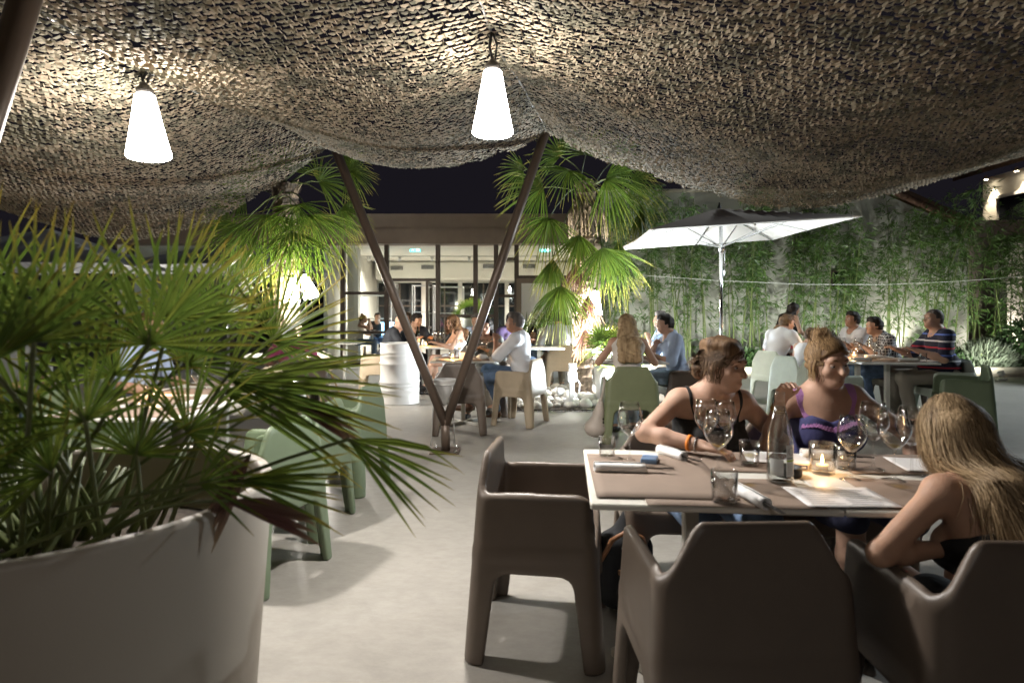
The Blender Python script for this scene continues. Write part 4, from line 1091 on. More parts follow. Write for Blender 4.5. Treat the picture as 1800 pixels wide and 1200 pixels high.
# kraft paper mats on the tables
def paper(label, corners, m='kraft_paper', seed=0, lift=.0012, name='paper_mat', cat='paper mat', group='kraft paper mats', wave=.0011, nx=12, ny=8, over=None):
    """corners: four points anticlockwise from front left"""
    A, B, C, D = [Vector(v) for v in corners]; c = (A + B + C + D) / 4; r_ = np.random.default_rng(seed); ph = r_.uniform(0, 6, 4)
    V = []; F = []
    for i in range(nx + 1):
        for j in range(ny + 1):
            u, v = i / nx, j / ny; p = A.lerp(B, u).lerp(D.lerp(C, u), v)
            z = lift + wave * (1 + math.sin(5 * u + 3 * v + ph[0]) * math.sin(4 * v - 2 * u + ph[1])) * .5 + wave * 2.5 * max(0, abs(v - .5) * 2 - .82) * (1 + math.sin(9 * u + ph[2]))
            V.append(p - c + Vector((0, 0, z)))
    for i in range(nx):
        for j in range(ny): F.append([i * (ny + 1) + j, (i + 1) * (ny + 1) + j, (i + 1) * (ny + 1) + j + 1, i * (ny + 1) + j + 1])
    mb = MB().add(V, F, True); o = mb.build(name, M[m], None, c); o.location.z += .0006
    md = o.modifiers.new('thickness', 'SOLIDIFY'); md.thickness = .0005; md.offset = 1
    return tag(o, label, cat, group)
def rect(u0, v0, u1, v1, a=0., z=.75):
    cu, cv = (u0 + u1) / 2, (v0 + v1) / 2; out_ = []
    for (u, v) in ((u0, v0), (u1, v0), (u1, v1), (u0, v1)):
        du, dv = u - cu, v - cv; out_.append(TL(cu + du * math.cos(a) - dv * math.sin(a), cv + du * math.sin(a) + dv * math.cos(a), z))
    return out_
paper('kraft paper mat lying crosswise at the left end of the near table', rect(.015, .055, .43, .60, R(1)), seed=1, lift=.0034)
paper('kraft paper mat at the front edge of the near table, under the tumbler', rect(.16, -.004, .655, .300, R(.5)), seed=2)
paper('kraft paper mat under the black topped woman’s glasses', rect(.32, .385, .72, .690, R(-1.5)), seed=3)
paper('kraft paper mat before the purple edged top, under the candle', rect(.90, .40, 1.33, .695, R(1)), seed=4)
paper('kraft paper mat in front of the near blonde woman', rect(.83, .01, 1.35, .330, R(-2)), seed=5)
paper('open white menu sheet lying at the front of the near table', rect(.60, .012, .86, .205, R(3)), 'menu_paper', 6, .0062, 'menu', 'menu', 'menus on the near table', .001)
paper('white menu sheet behind the bottle, in front of the black top', rect(.60, .50, .83, .675, R(-9)), 'menu_paper', 7, .0058, 'menu', 'menu', 'menus on the near table', .001)
paper('white menu sheet beyond the wine glasses at the table’s right', rect(1.10, .42, 1.34, .62, R(-6)), 'menu_paper', 8, .0062, 'menu', 'menu', 'menus on the near table', .001)
# printed lines on the front menu: thin grey strips of text
for k in range(17):
    u0 = .625 + (.11 if k % 2 else 0); v = .035 + (k // 2) * .019
    paper('', rect(u0, v, u0 + rng.uniform(.06, .10), v + .0042, 0), 'ink_grey', 0, .0085, 'text_line', '', '', 0, 1, 1)
menu0 = [o for o in bpy.data.objects if o.name == 'menu'][0]
for o in [o for o in bpy.data.objects if o.name.startswith('text_line')]:
    for k in ('label', 'category', 'group'):
        if k in o: del o[k]
    o.modifiers.clear(); l = o.location.copy(); o.parent = menu0; o.location = l - menu0.location
def mats_on(label, x, y, rz, w_, d_, z=.75, n=2):
    for i in range(n):
        q = Matrix.Rotation(R(rz), 3, 'Z'); s_ = -1 if i == 0 else 1
        cs = [q @ Vector((a * w_ * .42, s_ * d_ * .27 + b * d_ * .19, 0)) + Vector((x, y, z)) for a, b in ((-1, -1), (1, -1), (1, 1), (-1, 1))]
        paper(label + (', near one' if i == 0 else ', far one'), cs, seed=20 + i)
mats_on('kraft paper mat on the candle table behind the V post', -.57, 7.12, 3, .72, .72)
mats_on('kraft paper mat on the lace topped woman’s table', 1.32, 6.92, 0, .75, .75)
mats_on('kraft paper mat on the right hand table’s near half', 4.22, 7.15, -4, .8, 1.2)
mats_on('kraft paper mat on the right hand table’s far half', 4.34, 8.42, -4, .8, 1.2)
mats_on('kraft paper mat on the planter side table’s near half', -2.10, 3.55, 0, .78, .85)
mats_on('kraft paper mat on the planter side table’s far half', -2.10, 4.45, 0, .78, .85)

# ------------------------------------------------------------------ glassware and table things
thin_glass('clear_glass', (.985, .988, .988), 1.5, .015, 2.2); thin_glass('bottle_glass', (.96, .975, .97), 1.5, .015, 2.6)
mat('white_wine', (.75, .62, .22), .1); M['white_wine'] = thin_glass('white_wine_liquid', (.93, .84, .48), 1.33)
mat('linen', (.80, .79, .78), .9, bump=.2, bscale=300); mat('cutlery', (.10, .095, .09), .3, metal=.8)
def obj_copy(proto, label, loc, rz=0., s=1.0, group=None):
    c = copy_tree(proto); c.location = loc; c.rotation_euler = (0, 0, rz); c.scale = (s, s, s)
    for k in ('label', 'group'):
        if k in c: del c[k]
    return tag(c, label, None, group)
def wine_glass(label, loc, wine=0., s=1.0, group='wine glasses', rz=0.):
    t = thing('wine_glass', label, 'wine glass', loc, rz, group); t.scale = (s, s, s)
    b = MB(); b.open_top = True
    b.lathe([(.0, .095), (.012, .098), (.030, .118), (.043, .140), (.047, .155), (.045, .172), (.040, .195), (.0345, .222), (.0335, .222), (.039, .195), (.044, .172), (.0458, .155), (.042, .141), (.029, .120), (.010, .101), (.0, .099)], 28).build('bowl', M['clear_glass'], t)
    MB().lathe([(.0, .0), (.037, .0), (.0375, .002), (.02, .006), (.006, .011), (.0042, .02), (.0038, .08), (.006, .094), (.003, .097)], 20).build('stem', M['clear_glass'], t)
    if wine: 
        zz = .100 + wine; rr = np.interp(zz, [.1, .118, .14, .155, .172], [.010, .028, .041, .0448, .043])
        MB().lathe([(0, .1005), (.011, .1025), (min(rr, .027), min(zz, .119)), (rr, zz), (0, zz + .0003)], 24).build('wine', M['white_wine'], t)
    return t
def tumbler(label, loc, s=1.0, group='water tumblers'):
    t = thing('tumbler', label, 'glass', loc, 0, group); t.scale = (s, s, s)
    b = MB(); b.open_top = True
    b.lathe([(0, 0), (.034, 0), (.036, .003), (.0385, .095), (.037, .095), (.0345, .012), (0, .010)], 28).build('glass_wall', M['clear_glass'], t)
    MB().lathe([(0, .002), (.0335, .003), (.034, .010), (0, .009)], 24).build('glass_base', M['clear_glass'], t)
    return t
def napkin(label, loc, rz, l=.175, r=.019, group='rolled napkins'):
    t = thing('rolled_napkin', label, 'napkin', loc, rz, group); n = 26; V = []; F = []
    for i in range(9):
        y = -l / 2 + l * i / 8
        for k in range(n):
            a = k / (n - 1) * 4.4 * math.pi; rr = r * (.40 + .60 * k / (n - 1)) * (1 + .04 * math.sin(3 * a + i)) 
            V.append((rr * math.cos(a), y + .004 * math.sin(a + i), r + rr * .92 * math.sin(a)))
    for i in range(8):
        for k in range(n - 1): F.append([i * n + k, i * n + k + 1, (i + 1) * n + k + 1, (i + 1) * n + k])
    o = MB().add(V, F, True).build('cloth_roll', M['linen'], t); md = o.modifiers.new('thickness', 'SOLIDIFY'); md.thickness = .0016
    c = MB()
    c.box((.004, -.045, r), (.012, l + .02, .0025)); c.build('knife', M['cutlery'], t)
    f = MB(); f.box((-.005, -.05, r + .004), (.006, l + .01, .0025))
    for q in (-1, 0, 1): f.box((-.005 + q * .005, -.05 - l / 2 - .02, r + .004), (.0018, .04, .002))
    f.build('fork', M['cutlery'], t)
    return t
mat('wax', (.80, .76, .66), .5, sub=.2); emit('flame', (1., .55, .18), 28.); mat('tin', (.6, .6, .6), .3, metal=1.)
def candle(label, loc, energy=3.0, group='candles in glasses'):
    t = thing('candle_glass', label, 'candle', loc, 0, group)
    b = MB(); b.open_top = True
    b.lathe([(0, 0), (.038, 0), (.0405, .004), (.0425, .105), (.0405, .105), (.038, .014), (0, .012)], 28).build('glass_wall', M['clear_glass'], t)
    k = MB().lathe([(0, .014), (.019, .014), (.019, .031), (.0, .030)], 18).build('tealight', M['wax'], t)
    MB().lathe([(0, .033), (.003, .036), (.0048, .043), (.003, .054), (0, .066)], 10).build('flame', M['flame'], k)
    ld = bpy.data.lights.new('flame_light', 'POINT'); ld.energy = energy; ld.color = (1, .58, .25); ld.shadow_soft_size = .012
    lo = bpy.data.objects.new('flame_light', ld); COL.objects.link(lo); lo.parent = t; lo.location = (0, 0, .075)
    return t
# near table
wine_glass('empty wine glass at the far left corner of the near table', TL(.165, .515), s=.98)
wine_glass('wine glass with a little wine before the black top’s hand', TL(.455, .575), .006)
wine_glass('large wine glass with a little wine, nearest the front tumbler', TL(.43, .30), .012, 1.02)
wine_glass('slender glass of white wine held by the black topped woman', TL(.545, .66), .026, .92)
wine_glass('glass of white wine beside the candle', TL(.862, .325), .022, .95)
wine_glass('empty wine glass, leftmost of the cluster at the right', TL(1.00, .47), 0, 1.06)
wine_glass('wine glass with a sip left, front of the cluster at the right', TL(.995, .325), .010, 1.06)
wine_glass('empty wine glass, rightmost of the cluster at the right', TL(1.095, .41), 0, 1.04)
tumbler('empty tumbler at the far left corner of the near table', TL(.085, .565), .82)
tumbler('empty tumbler standing at the front edge of the near table', TL(.385, .045), .98)
tumbler('empty tumbler right of the black topped woman’s hand', TL(.585, .49), .92)
tumbler('tumbler half hidden behind the near blonde woman’s arm', TL(1.145, .34), .95)
tumbler('tumbler just behind the candle', TL(.905, .465), .9)
napkin('rolled napkin with cutlery lying along the table’s left end', TL(.115, .345), R(88 - 5))
napkin('rolled napkin with cutlery at the front edge by the tumbler', TL(.462, .055), R(9), .155)
napkin('rolled napkin with cutlery before the black topped woman', TL(.325, .585), R(24), .15)
napkin('rolled napkin half hidden behind the candle', TL(.885, .60), R(70), .15)
candle('lit tealight in a glass on the near table', TL(.80, .40), .4)
# bottle of water
wb = thing('water_bottle', 'clear bottle of water with a green striped label', 'bottle', TL(.615, .265))
b = MB(); b.open_top = True
b.lathe([(0, 0), (.038, 0), (.041, .006), (.041, .018), (.0395, .022), (.0395, .135), (.036, .168), (.024, .212), (.0155, .248), (.0135, .258), (.0135, .284), (.0150, .286), (.0150, .292), (.012, .292)], 36).build('glass_wall', M['bottle_glass'], wb)
MB().lathe([(0, .004), (.0375, .006), (.0375, .135), (.034, .168), (.022, .212), (.0145, .246), (0, .2465)], 32).build('water', M['bottle_glass'], wb)
mat('label_paper', (.52, .54, .53), .6); mat('label_green', (.33, .48, .05), .6); mat('label_black', (.03, .03, .04), .5)
def wrap(name, m, a0, a1, z0, z1, r=.0401, parent=wb):
    n = 12; V = [(r * math.cos(R(a0 + (a1 - a0) * i / n)), r * math.sin(R(a0 + (a1 - a0) * i / n)), z) for z in (z0, z1) for i in range(n + 1)]
    MB().add(V, [[i, i + 1, n + 2 + i, n + 1 + i] for i in range(n)], True).build(name, M[m], parent)
wrap('label', 'label_paper', -86, -22, .030, .130); wrap('label_green_band', 'label_green', -84, -24, .078, .083, .0404); wrap('label_dark_band', 'label_black', -84, -45, .0875, .090, .0404)
wrap('back_label', 'label_paper', -160, -98, .034, .085, .0401)
for k in range(6): wrap('label_text', 'ink_grey', -80, -40 - 4 * (k % 3), .040 + k * .0058, .0418 + k * .0058, .0404)
lo_ = MB(); V = []
for i in range(17):
    a = 2 * math.pi * i / 16
    for rr in (.0105, .0130):
        th = R(-58) + rr * math.cos(a) / .0401; V.append((.0405 * math.cos(th), .0405 * math.sin(th), .110 + rr * math.sin(a)))
lo_.add(V, [[2 * i, 2 * i + 1, 2 * i + 3, 2 * i + 2] for i in range(16)]).build('label_emblem', M['ink_grey'], wb)
# ashtray, cigarette packs, phone
ash = thing('ashtray', 'black round ashtray behind the water bottle', 'ashtray', TL(.675, .365))
MB().lathe([(0, 0), (.042, 0), (.044, .004), (.044, .030), (.041, .032), (.036, .030), (.035, .010), (0, .009)], 24).build('dish', M['black_rubber'], ash)
mat('pack_blue', (.18, .30, .50), .35); mat('pack_white', (.72, .72, .72), .35); mat('pack_cream', (.70, .60, .48), .4); mat('pack_navy', (.05, .05, .14), .4)
pk = thing('cigarette_pack', 'small blue and white box beside the rolled napkin', 'box', TL(.235, .50), R(-18))
MB().box((0, -.008, .0115), (.056, .070, .023), bev=.003).build('box_body', M['pack_blue'], pk); MB().box((0, .036, .0115), (.0555, .018, .0226), bev=.003).build('box_lid', M['pack_white'], pk)
pk = thing('cigarette_pack', 'cream box with a dark blue printed panel beside the candle', 'box', TL(.735, .455), R(-6))
MB().box((0, 0, .0125), (.088, .054, .024), bev=.003).build('box_body', M['pack_cream'], pk); MB().box((0, .002, .0249), (.084, .05, .001)).build('wrapper', M['pack_white'], pk)
MB().box((0, -.0275, .0125), (.056, .001, .013)).build('printed_panel', M['pack_navy'], pk); MB().box((.004, -.0283, .0125), (.038, .001, .006)).build('pale_lettering', M['pack_white'], pk)
ph_ = thing('phone', 'dark phone with a purple edge beside the cream box', 'phone', TL(.72, .60), R(-35))
mat('phone_purple', (.16, .09, .27), .3); mat('screen_black', (.02, .015, .02), .1)
MB().box((0, 0, .0045), (.062, .120, .009), bev=.002).build('case', M['phone_purple'], ph_); MB().box((0, 0, .0094), (.057, .112, .001)).build('screen', M['screen_black'], ph_)

# table things farther away
def at_(px, py, z=.75):
    Y = (1.30 - z) * 1070 / (py - 548); return Vector(((px - 900) / 1070 * Y, Y, z))
def on(cx, cy, rz, u, v): 
    q = Matrix.Rotation(R(rz), 3, 'Z') @ Vector((u, v, 0)); return Vector((cx + q.x, cy + q.y, .7535))
mat('dark_bottle', (.012, .018, .012), .12)
def wine_bottle(label, loc):
    t = thing('wine_bottle', label, 'bottle', loc, 0, 'dark wine bottles')
    MB().lathe([(.036, 0), (.038, .006), (.038, .19), (.030, .22), (.016, .25), (.0145, .30), (.016, .302), (.016, .312)], 18).build('bottle_glass', M['dark_bottle'], t)
    MB().lathe([(.0385, .06), (.0385, .14)], 18).build('label', M['label_paper'], t)
T1 = (-.57, 7.12, 3)
candle('lit tealight on the table behind the V post', on(*T1, -.12, -.10), 4.)
wine_glass('glass of white wine behind the V post’s candle', on(*T1, -.05, .10), .02); wine_glass('wine glass left of the grey cardigan’s hands', on(*T1, .17, .08), .02); wine_glass('wine glass right before the grey cardigan', on(*T1, .25, .02), .02)
wine_bottle('dark wine bottle on the table behind the V post', on(*T1, .07, .2))
mat('crumpled_linen', (.72, .71, .70), .9)
nb = SDF()
for k in range(9): nb.ell((rng.uniform(-.07, .07), rng.uniform(-.04, .04), .025 + rng.uniform(0, .02)), (rng.uniform(.03, .05), rng.uniform(.025, .04), .022), k=.01)
t = thing('crumpled_napkin', 'crumpled white napkin on the table right of the V post', 'napkin', on(*T1, .22, -.2)); sdf_obj('cloth', nb, .008, M['crumpled_linen'], t, 0)
t = thing('menu_card', 'small white card standing by the V post’s candle', 'card', on(*T1, .0, -.08)); MB().box((0, 0, .04), (.085, .004, .08)).build('card', M['menu_paper'], t)
T3 = (4.22, 7.15, -4); T3b = (4.34, 8.42, -4)
for i, (T, u, v, s_) in enumerate(((T3, -.17, -.05, 1.1), (T3, -.22, .25, 1.05), (T3, .02, .0, 1.1), (T3, .28, -.22, 1.15), (T3, .2, .35, 1.1), (T3b, -.2, -.3, 1.1), (T3b, .1, -.1, 1.1), (T3b, -.1, .2, 1.1))):
    wine_glass('wine glass on the right hand table, ' + ['left before the purple top’s bun', 'by the boy’s face', 'middle, before the check shirt', 'rightmost, before the striped polo', 'before the check shirt’s elbow', 'far left half', 'far middle', 'far end'][i], on(*T, u, v), 0, s_)
candle('lit tealight on the right hand table, near half', on(*T3, -.14, .12), 3.); candle('lit tealight on the right hand table, far half', on(*T3b, -.25, -.1), 3.)
tumbler('tumbler on the right hand table before the striped polo', on(*T3, .34, -.42)); tumbler('tumbler on the right hand table before the check shirt', on(*T3, .16, .18))
napkin('rolled napkin on the right hand table before the striped polo', on(*T3, .20, -.40), R(82), .2); napkin('rolled napkin on the right hand table before the check shirt', on(*T3, .08, .10), R(86), .2)
napkin('rolled napkin on the right hand table’s left front corner', on(*T3, -.28, -.35), R(80), .2)
T4 = (-1.32, 9.72, 0)
candle('lit tealight before the bald man', on(*T4, -.05, -.05), 3.)
for i, (u, v) in enumerate(((.12, .1), (.2, .0), (.05, .2), (.24, .16))): wine_glass(['first', 'second', 'third', 'fourth'][i] + ' wine glass from the near side on the bald man’s table', on(*T4, u, v), 0, 1.1)
wine_bottle('dark bottle on the bald man’s table', on(*T4, -.2, .1))
t = thing('white_plate', 'white plate before the bald man’s hands', 'plate', on(*T4, -.25, -.2)); MB().lathe([(0, .004), (.06, .004), (.11, .016), (.112, .018), (.06, .010), (0, .009)], 24).build('dish', M['white_paint'], t)
for i, (cx, cy, u, v) in enumerate(((-2.1, 3.55, -.1, .1), (-2.1, 3.55, .15, .25), (-2.1, 4.45, -.12, -.1), (-2.1, 4.45, .1, .15))):
    wine_glass(['nearest', 'second', 'third', 'farthest'][i] + ' wine glass on the table left of the planter', on(cx, cy, 0, u, v)); 
    napkin(['nearest', 'second', 'third', 'farthest'][i] + ' rolled napkin on the table left of the planter', on(cx, cy, 0, .24 - .02 * i, v - .12), R(5 * i), .18)
candle('lit tealight on the table left of the planter', on(-2.1, 4.0, 0, -.25, .0), 3.)
t = thing('flower_bowl', 'bowl of pale flowers at the far end of the planter side table', 'flowers', on(-2.1, 4.45, 0, .22, .3))
MB().lathe([(.03, 0), (.07, .05), (.066, .05), (.0, .03)], 18).build('bowl', M['white_paint'], t)
fb = MB(); r_ = np.random.default_rng(3)
for k in range(60):
    a, q = r_.uniform(0, 6.28), .1 * math.sqrt(r_.random()); fb.lathe([(0, -.012), (.012, -.006), (.017, .002), (.008, .010), (0, .012)], 6, (q * math.cos(a), q * math.sin(a), .07 + .05 * (1 - q / .1) + r_.uniform(-.01, .01)))
mat('flower_cream', (.68, .60, .42), .8); tag(fb.build('blossoms', M['flower_cream'], t), kind='stuff')

# ------------------------------------------------------------------ white oil drum, ice bucket stand, power post, bags
dr = thing('oil_drum', 'white painted steel oil drum behind the V post', 'drum', G(703, 8.72))
pf = [(.0, .004), (.262, .004), (.278, .0), (.282, .012), (.276, .024), (.276, .14)]
for z in (.20, .26): pf += [(.276, z - .014), (.280, z - .006), (.280, z + .006), (.276, z + .014)]
for z in (.31, .57): pf += [(.276, z - .022), (.288, z - .006), (.288, z + .006), (.276, z + .022)]
for z in (.68, .73): pf += [(.276, z - .014), (.280, z - .006), (.280, z + .006), (.276, z + .014)]
pf += [(.276, .835), (.282, .847), (.278, .858), (.266, .858), (.264, .845), (0, .843)]
MB().lathe(pf, 48).build('drum_body', M['white_paint'], dr); MB().lathe([(.03, .843), (.03, .853), (0, .853)], 12, (.15, .1, 0)).build('bung', M['steel'], dr)
ib = thing('bucket_stand', 'white cone ice bucket on thin tripod legs beside the V post', 'ice bucket', G(782, 5.98))
MB().lathe([(.004, .38), (.02, .40), (.085, .56), (.104, .60), (.112, .625), (.118, .632), (.118, .64), (.110, .64), (.098, .60), (.08, .56), (0, .41)], 32).build('cone_bucket', M['white_paint'], ib)
MB().lathe([(.100, .585), (.106, .585), (.106, .597), (.100, .597)], 28).build('ring', M['white_paint'], ib)
for a in (200, 320, 80):
    MB().tube([(.103 * math.cos(R(a)), .103 * math.sin(R(a)), .59), (.14 * math.cos(R(a)), .14 * math.sin(R(a)), 0)], .006, 8).build('leg', M['white_paint'], ib)
pw = thing('power_post', 'white garden power post standing among the pebbles', 'power post', (.82, 8.35, .016))
MB().lathe([(.13, 0), (.12, .04), (.09, .09), (.045, .11), (0, .11)], 20).build('dome_foot', M['white_plastic'], pw)
MB().box((0, 0, .22), (.07, .07, .24), bev=.008).build('post', M['white_plastic'], pw); MB().box((0, -.01, .40), (.13, .10, .14), bev=.012).build('socket_box', M['white_plastic'], pw)
hd = MB().box((.01, 0, .53), (.11, .06, .10), bev=.008).build('sensor_head', M['white_plastic'], pw); MB().box((.01, -.033, .53), (.08, .008, .065)).build('sensor_window', M['vent_grey'], hd)
MB().tube([(.065, 0, .38), (.11, 0, .30), (.10, .02, .16), (.06, .03, .08)], .007, 6).build('cable', M['white_plastic'], pw)
mat('cream_leather', (.50, .43, .37), .55, var=.08, scale=10); mat('dark_canvas', (.018, .019, .022), .8); mat('tan_leather', (.26, .12, .055), .5)
hb = thing('handbag', 'cream leather shoulder bag hanging from the olive armchair', 'bag', (.86, 6.02, 0))
s_ = SDF(); s_.cone((0, 0, .32), (-.04, 0, .16), .035, .085, k=.05); s_.cone((.02, 0, .44), (0, 0, .3), .02, .05, k=.05); s_.ell((-.03, 0, .15), (.11, .07, .08), k=.05); sdf_obj('bag_body', s_, .013, M['cream_leather'], hb)
MB().tube([(.02, -.02, .42), (.055, 0, .60), (.06, .02, .66), (.05, .04, .55), (.02, .03, .42)], .009, 6).build('strap', M['cream_leather'], hb)
for k in range(3): MB().lathe([(0, -.004), (.008, -.002), (.008, .002), (0, .004)], 8, (.035, -.055, .18 + .035 * k), rot=Matrix.Rotation(R(90), 3, 'X')).build('stud', M['black_rubber'], hb)
db = thing('handbag', 'black canvas handbag with tan leather straps under the near table', 'bag', (.50, 2.70, 0))
s_ = SDF(); s_.box((0, 0, .17), (.24, .14, .30), rad=.05, k=.04); s_.cone((-.02, 0, .30), (.03, 0, .46), .05, .014, k=.05); s_.ell((0, -.03, .10), (.13, .09, .10), k=.04); sdf_obj('bag_body', s_, .013, M['dark_canvas'], db)
MB().tube([(-.11, -.05, .22), (-.07, -.085, .32), (0, -.08, .36), (.06, -.085, .33), (.09, -.06, .25)], .011, 6).build('handle', M['tan_leather'], db)
MB().box((.02, -.082, .27), (.09, .012, .035), Matrix.Rotation(R(18), 3, 'Y'), bev=.004).build('strap', M['tan_leather'], db); MB().box((-.03, -.085, .17), (.03, .012, .045), bev=.004).build('tag', M['tan_leather'], db)
MB().lathe([(.007, -.003), (.012, -.003), (.012, .003), (.007, .003)], 10, (-.02, -.095, .29), rot=Matrix.Rotation(R(90), 3, 'X')).build('ring', M['steel'], db)
# luminous ice bucket indoors
emit('blue_glow', (.35, .68, 1.), 3.2)
gb = thing('light_column', 'glowing blue white bar column inside the pavilion', 'lamp', (-3.42, 16.7, .022))
MB().lathe([(.16, 0), (.13, .4), (.17, .95), (.19, .99)], 20).build('column', M['blue_glow'], gb)
# ------------------------------------------------------------------ people
def skin(name, c):
    return mat(name, c, .56, var=.09, scale=14, sub=.10, spec=.35, bump=.12, bscale=260, detail=6)
skin('skin_tan', (.44, .275, .20)); skin('skin_fair', (.52, .32, .235)); skin('skin_mid', (.45, .265, .18)); skin('skin_dark', (.33, .185, .125))
mat('eye_white', (.34, .31, .29), .35); mat('eye_dark', (.02, .014, .01), .15); mat('lip', (.30, .13, .105), .5)
def hair_mat(name, c1, c2):
    m = mat(name, c1, .62, spec=.2, col2=c2, scale=26, stretch=(1, 1, .12), detail=5, bump=.5, bscale=90)
    m2, nt, b = new_mat(name + '_strand'); N = nt.nodes; ge = N.new('ShaderNodeNewGeometry'); rp = N.new('ShaderNodeValToRGB'); e = rp.color_ramp.elements
    e[0].color = (*[c * .8 for c in c1], 1); e[1].color = (*c2, 1); nt.links.new(ge.outputs['Random Per Island'], rp.inputs['Fac']); nt.links.new(rp.outputs['Color'], b.inputs['Base Color']); setc(b, 'Roughness', .6); setc(b, 'Specular IOR Level', .25)
    return m
hair_mat('hair_brown', (.055, .032, .019), (.19, .115, .062)); hair_mat('hair_dark', (.010, .008, .007), (.035, .026, .02)); hair_mat('hair_blonde', (.16, .10, .05), (.46, .33, .19))
hair_mat('hair_light', (.09, .05, .025), (.30, .19, .09)); hair_mat('hair_curly', (.05, .022, .010), (.17, .085, .035)); hair_mat('hair_grey', (.07, .06, .055), (.16, .14, .13))
def fabric(name, c, **k): return mat(name, c, k.pop('rough', .85), bump=k.pop('bump', .25), bscale=k.pop('bscale', 45), **k)
fabric('cloth_black', (.012, .012, .013)); fabric('cloth_navy', (.020, .022, .055)); fabric('cloth_indigo', (.040, .042, .13)); fabric('cloth_lilac', (.42, .20, .46), bscale=260, bump=.8)
fabric('cloth_white', (.70, .70, .72)); fabric('cloth_ivory', (.62, .57, .52), bscale=160, bump=.8); fabric('cloth_blue', (.20, .30, .46)); fabric('cloth_grey', (.17, .17, .155)); fabric('cloth_purple', (.055, .035, .085))
fabric('cloth_pink', (.50, .10, .24)); fabric('cloth_suit', (.022, .024, .030)); fabric('denim', (.10, .15, .24), var=.2, scale=18); fabric('cloth_khaki', (.24, .21, .17)); fabric('cloth_red', (.35, .03, .03)); fabric('cloth_lightblue', (.38, .46, .62)); fabric('denim_pale', (.33, .42, .50), var=.15, scale=18)
mat('shoe_brown', (.13, .06, .03), .5); mat('shoe_black', (.015, .014, .014), .4); mat('gold', (.75, .52, .18), .25, metal=1.); mat('silver_bead', (.65, .63, .6), .3, metal=.8); mat('orange_band', (.75, .22, .02), .6); mat('watch_white', (.8, .8, .8), .3)
def stripes_mat(name, base, bands, axis=2):
    m, nt, b = new_mat(name); N = nt.nodes; L = nt.links
    tc = N.new('ShaderNodeTexCoord'); sp = N.new('ShaderNodeSeparateXYZ'); L.new(tc.outputs['Object'], sp.inputs[0])
    cur = None; col = None
    prev = N.new('ShaderNodeRGB'); prev.outputs[0].default_value = (*base, 1); prev = prev.outputs[0]
    for (per, off, wd, c, ax) in bands:
        a = N.new('ShaderNodeMath'); a.operation = 'ADD'; a.inputs[1].default_value = off; L.new(sp.outputs[ax], a.inputs[0])
        mo = N.new('ShaderNodeMath'); mo.operation = 'FLOORED_MODULO'; mo.inputs[1].default_value = per; L.new(a.outputs[0], mo.inputs[0])
        lt = N.new('ShaderNodeMath'); lt.operation = 'LESS_THAN'; lt.inputs[1].default_value = wd; L.new(mo.outputs[0], lt.inputs[0])
        mx = N.new('ShaderNodeMix'); mx.data_type = 'RGBA'; mx.inputs[7].default_value = (*c, 1); L.new(prev, mx.inputs[6]); L.new(lt.outputs[0], mx.inputs[0]); prev = mx.outputs[2]
    L.new(prev, b.inputs['Base Color']); setc(b, 'Roughness', .85); return m
stripes_mat('polo_striped', (.012, .014, .035), [(.21, .02, .016, (.45, .03, .05), 2), (.21, .09, .016, (.10, .16, .50), 2), (.21, .16, .016, (.65, .65, .68), 2)])
stripes_mat('shirt_check', (.035, .035, .04), [(.034, 0, .006, (.55, .55, .55), 2), (.034, .01, .006, (.5, .5, .5), 0), (.034, .005, .006, (.5, .5, .5), 1)])

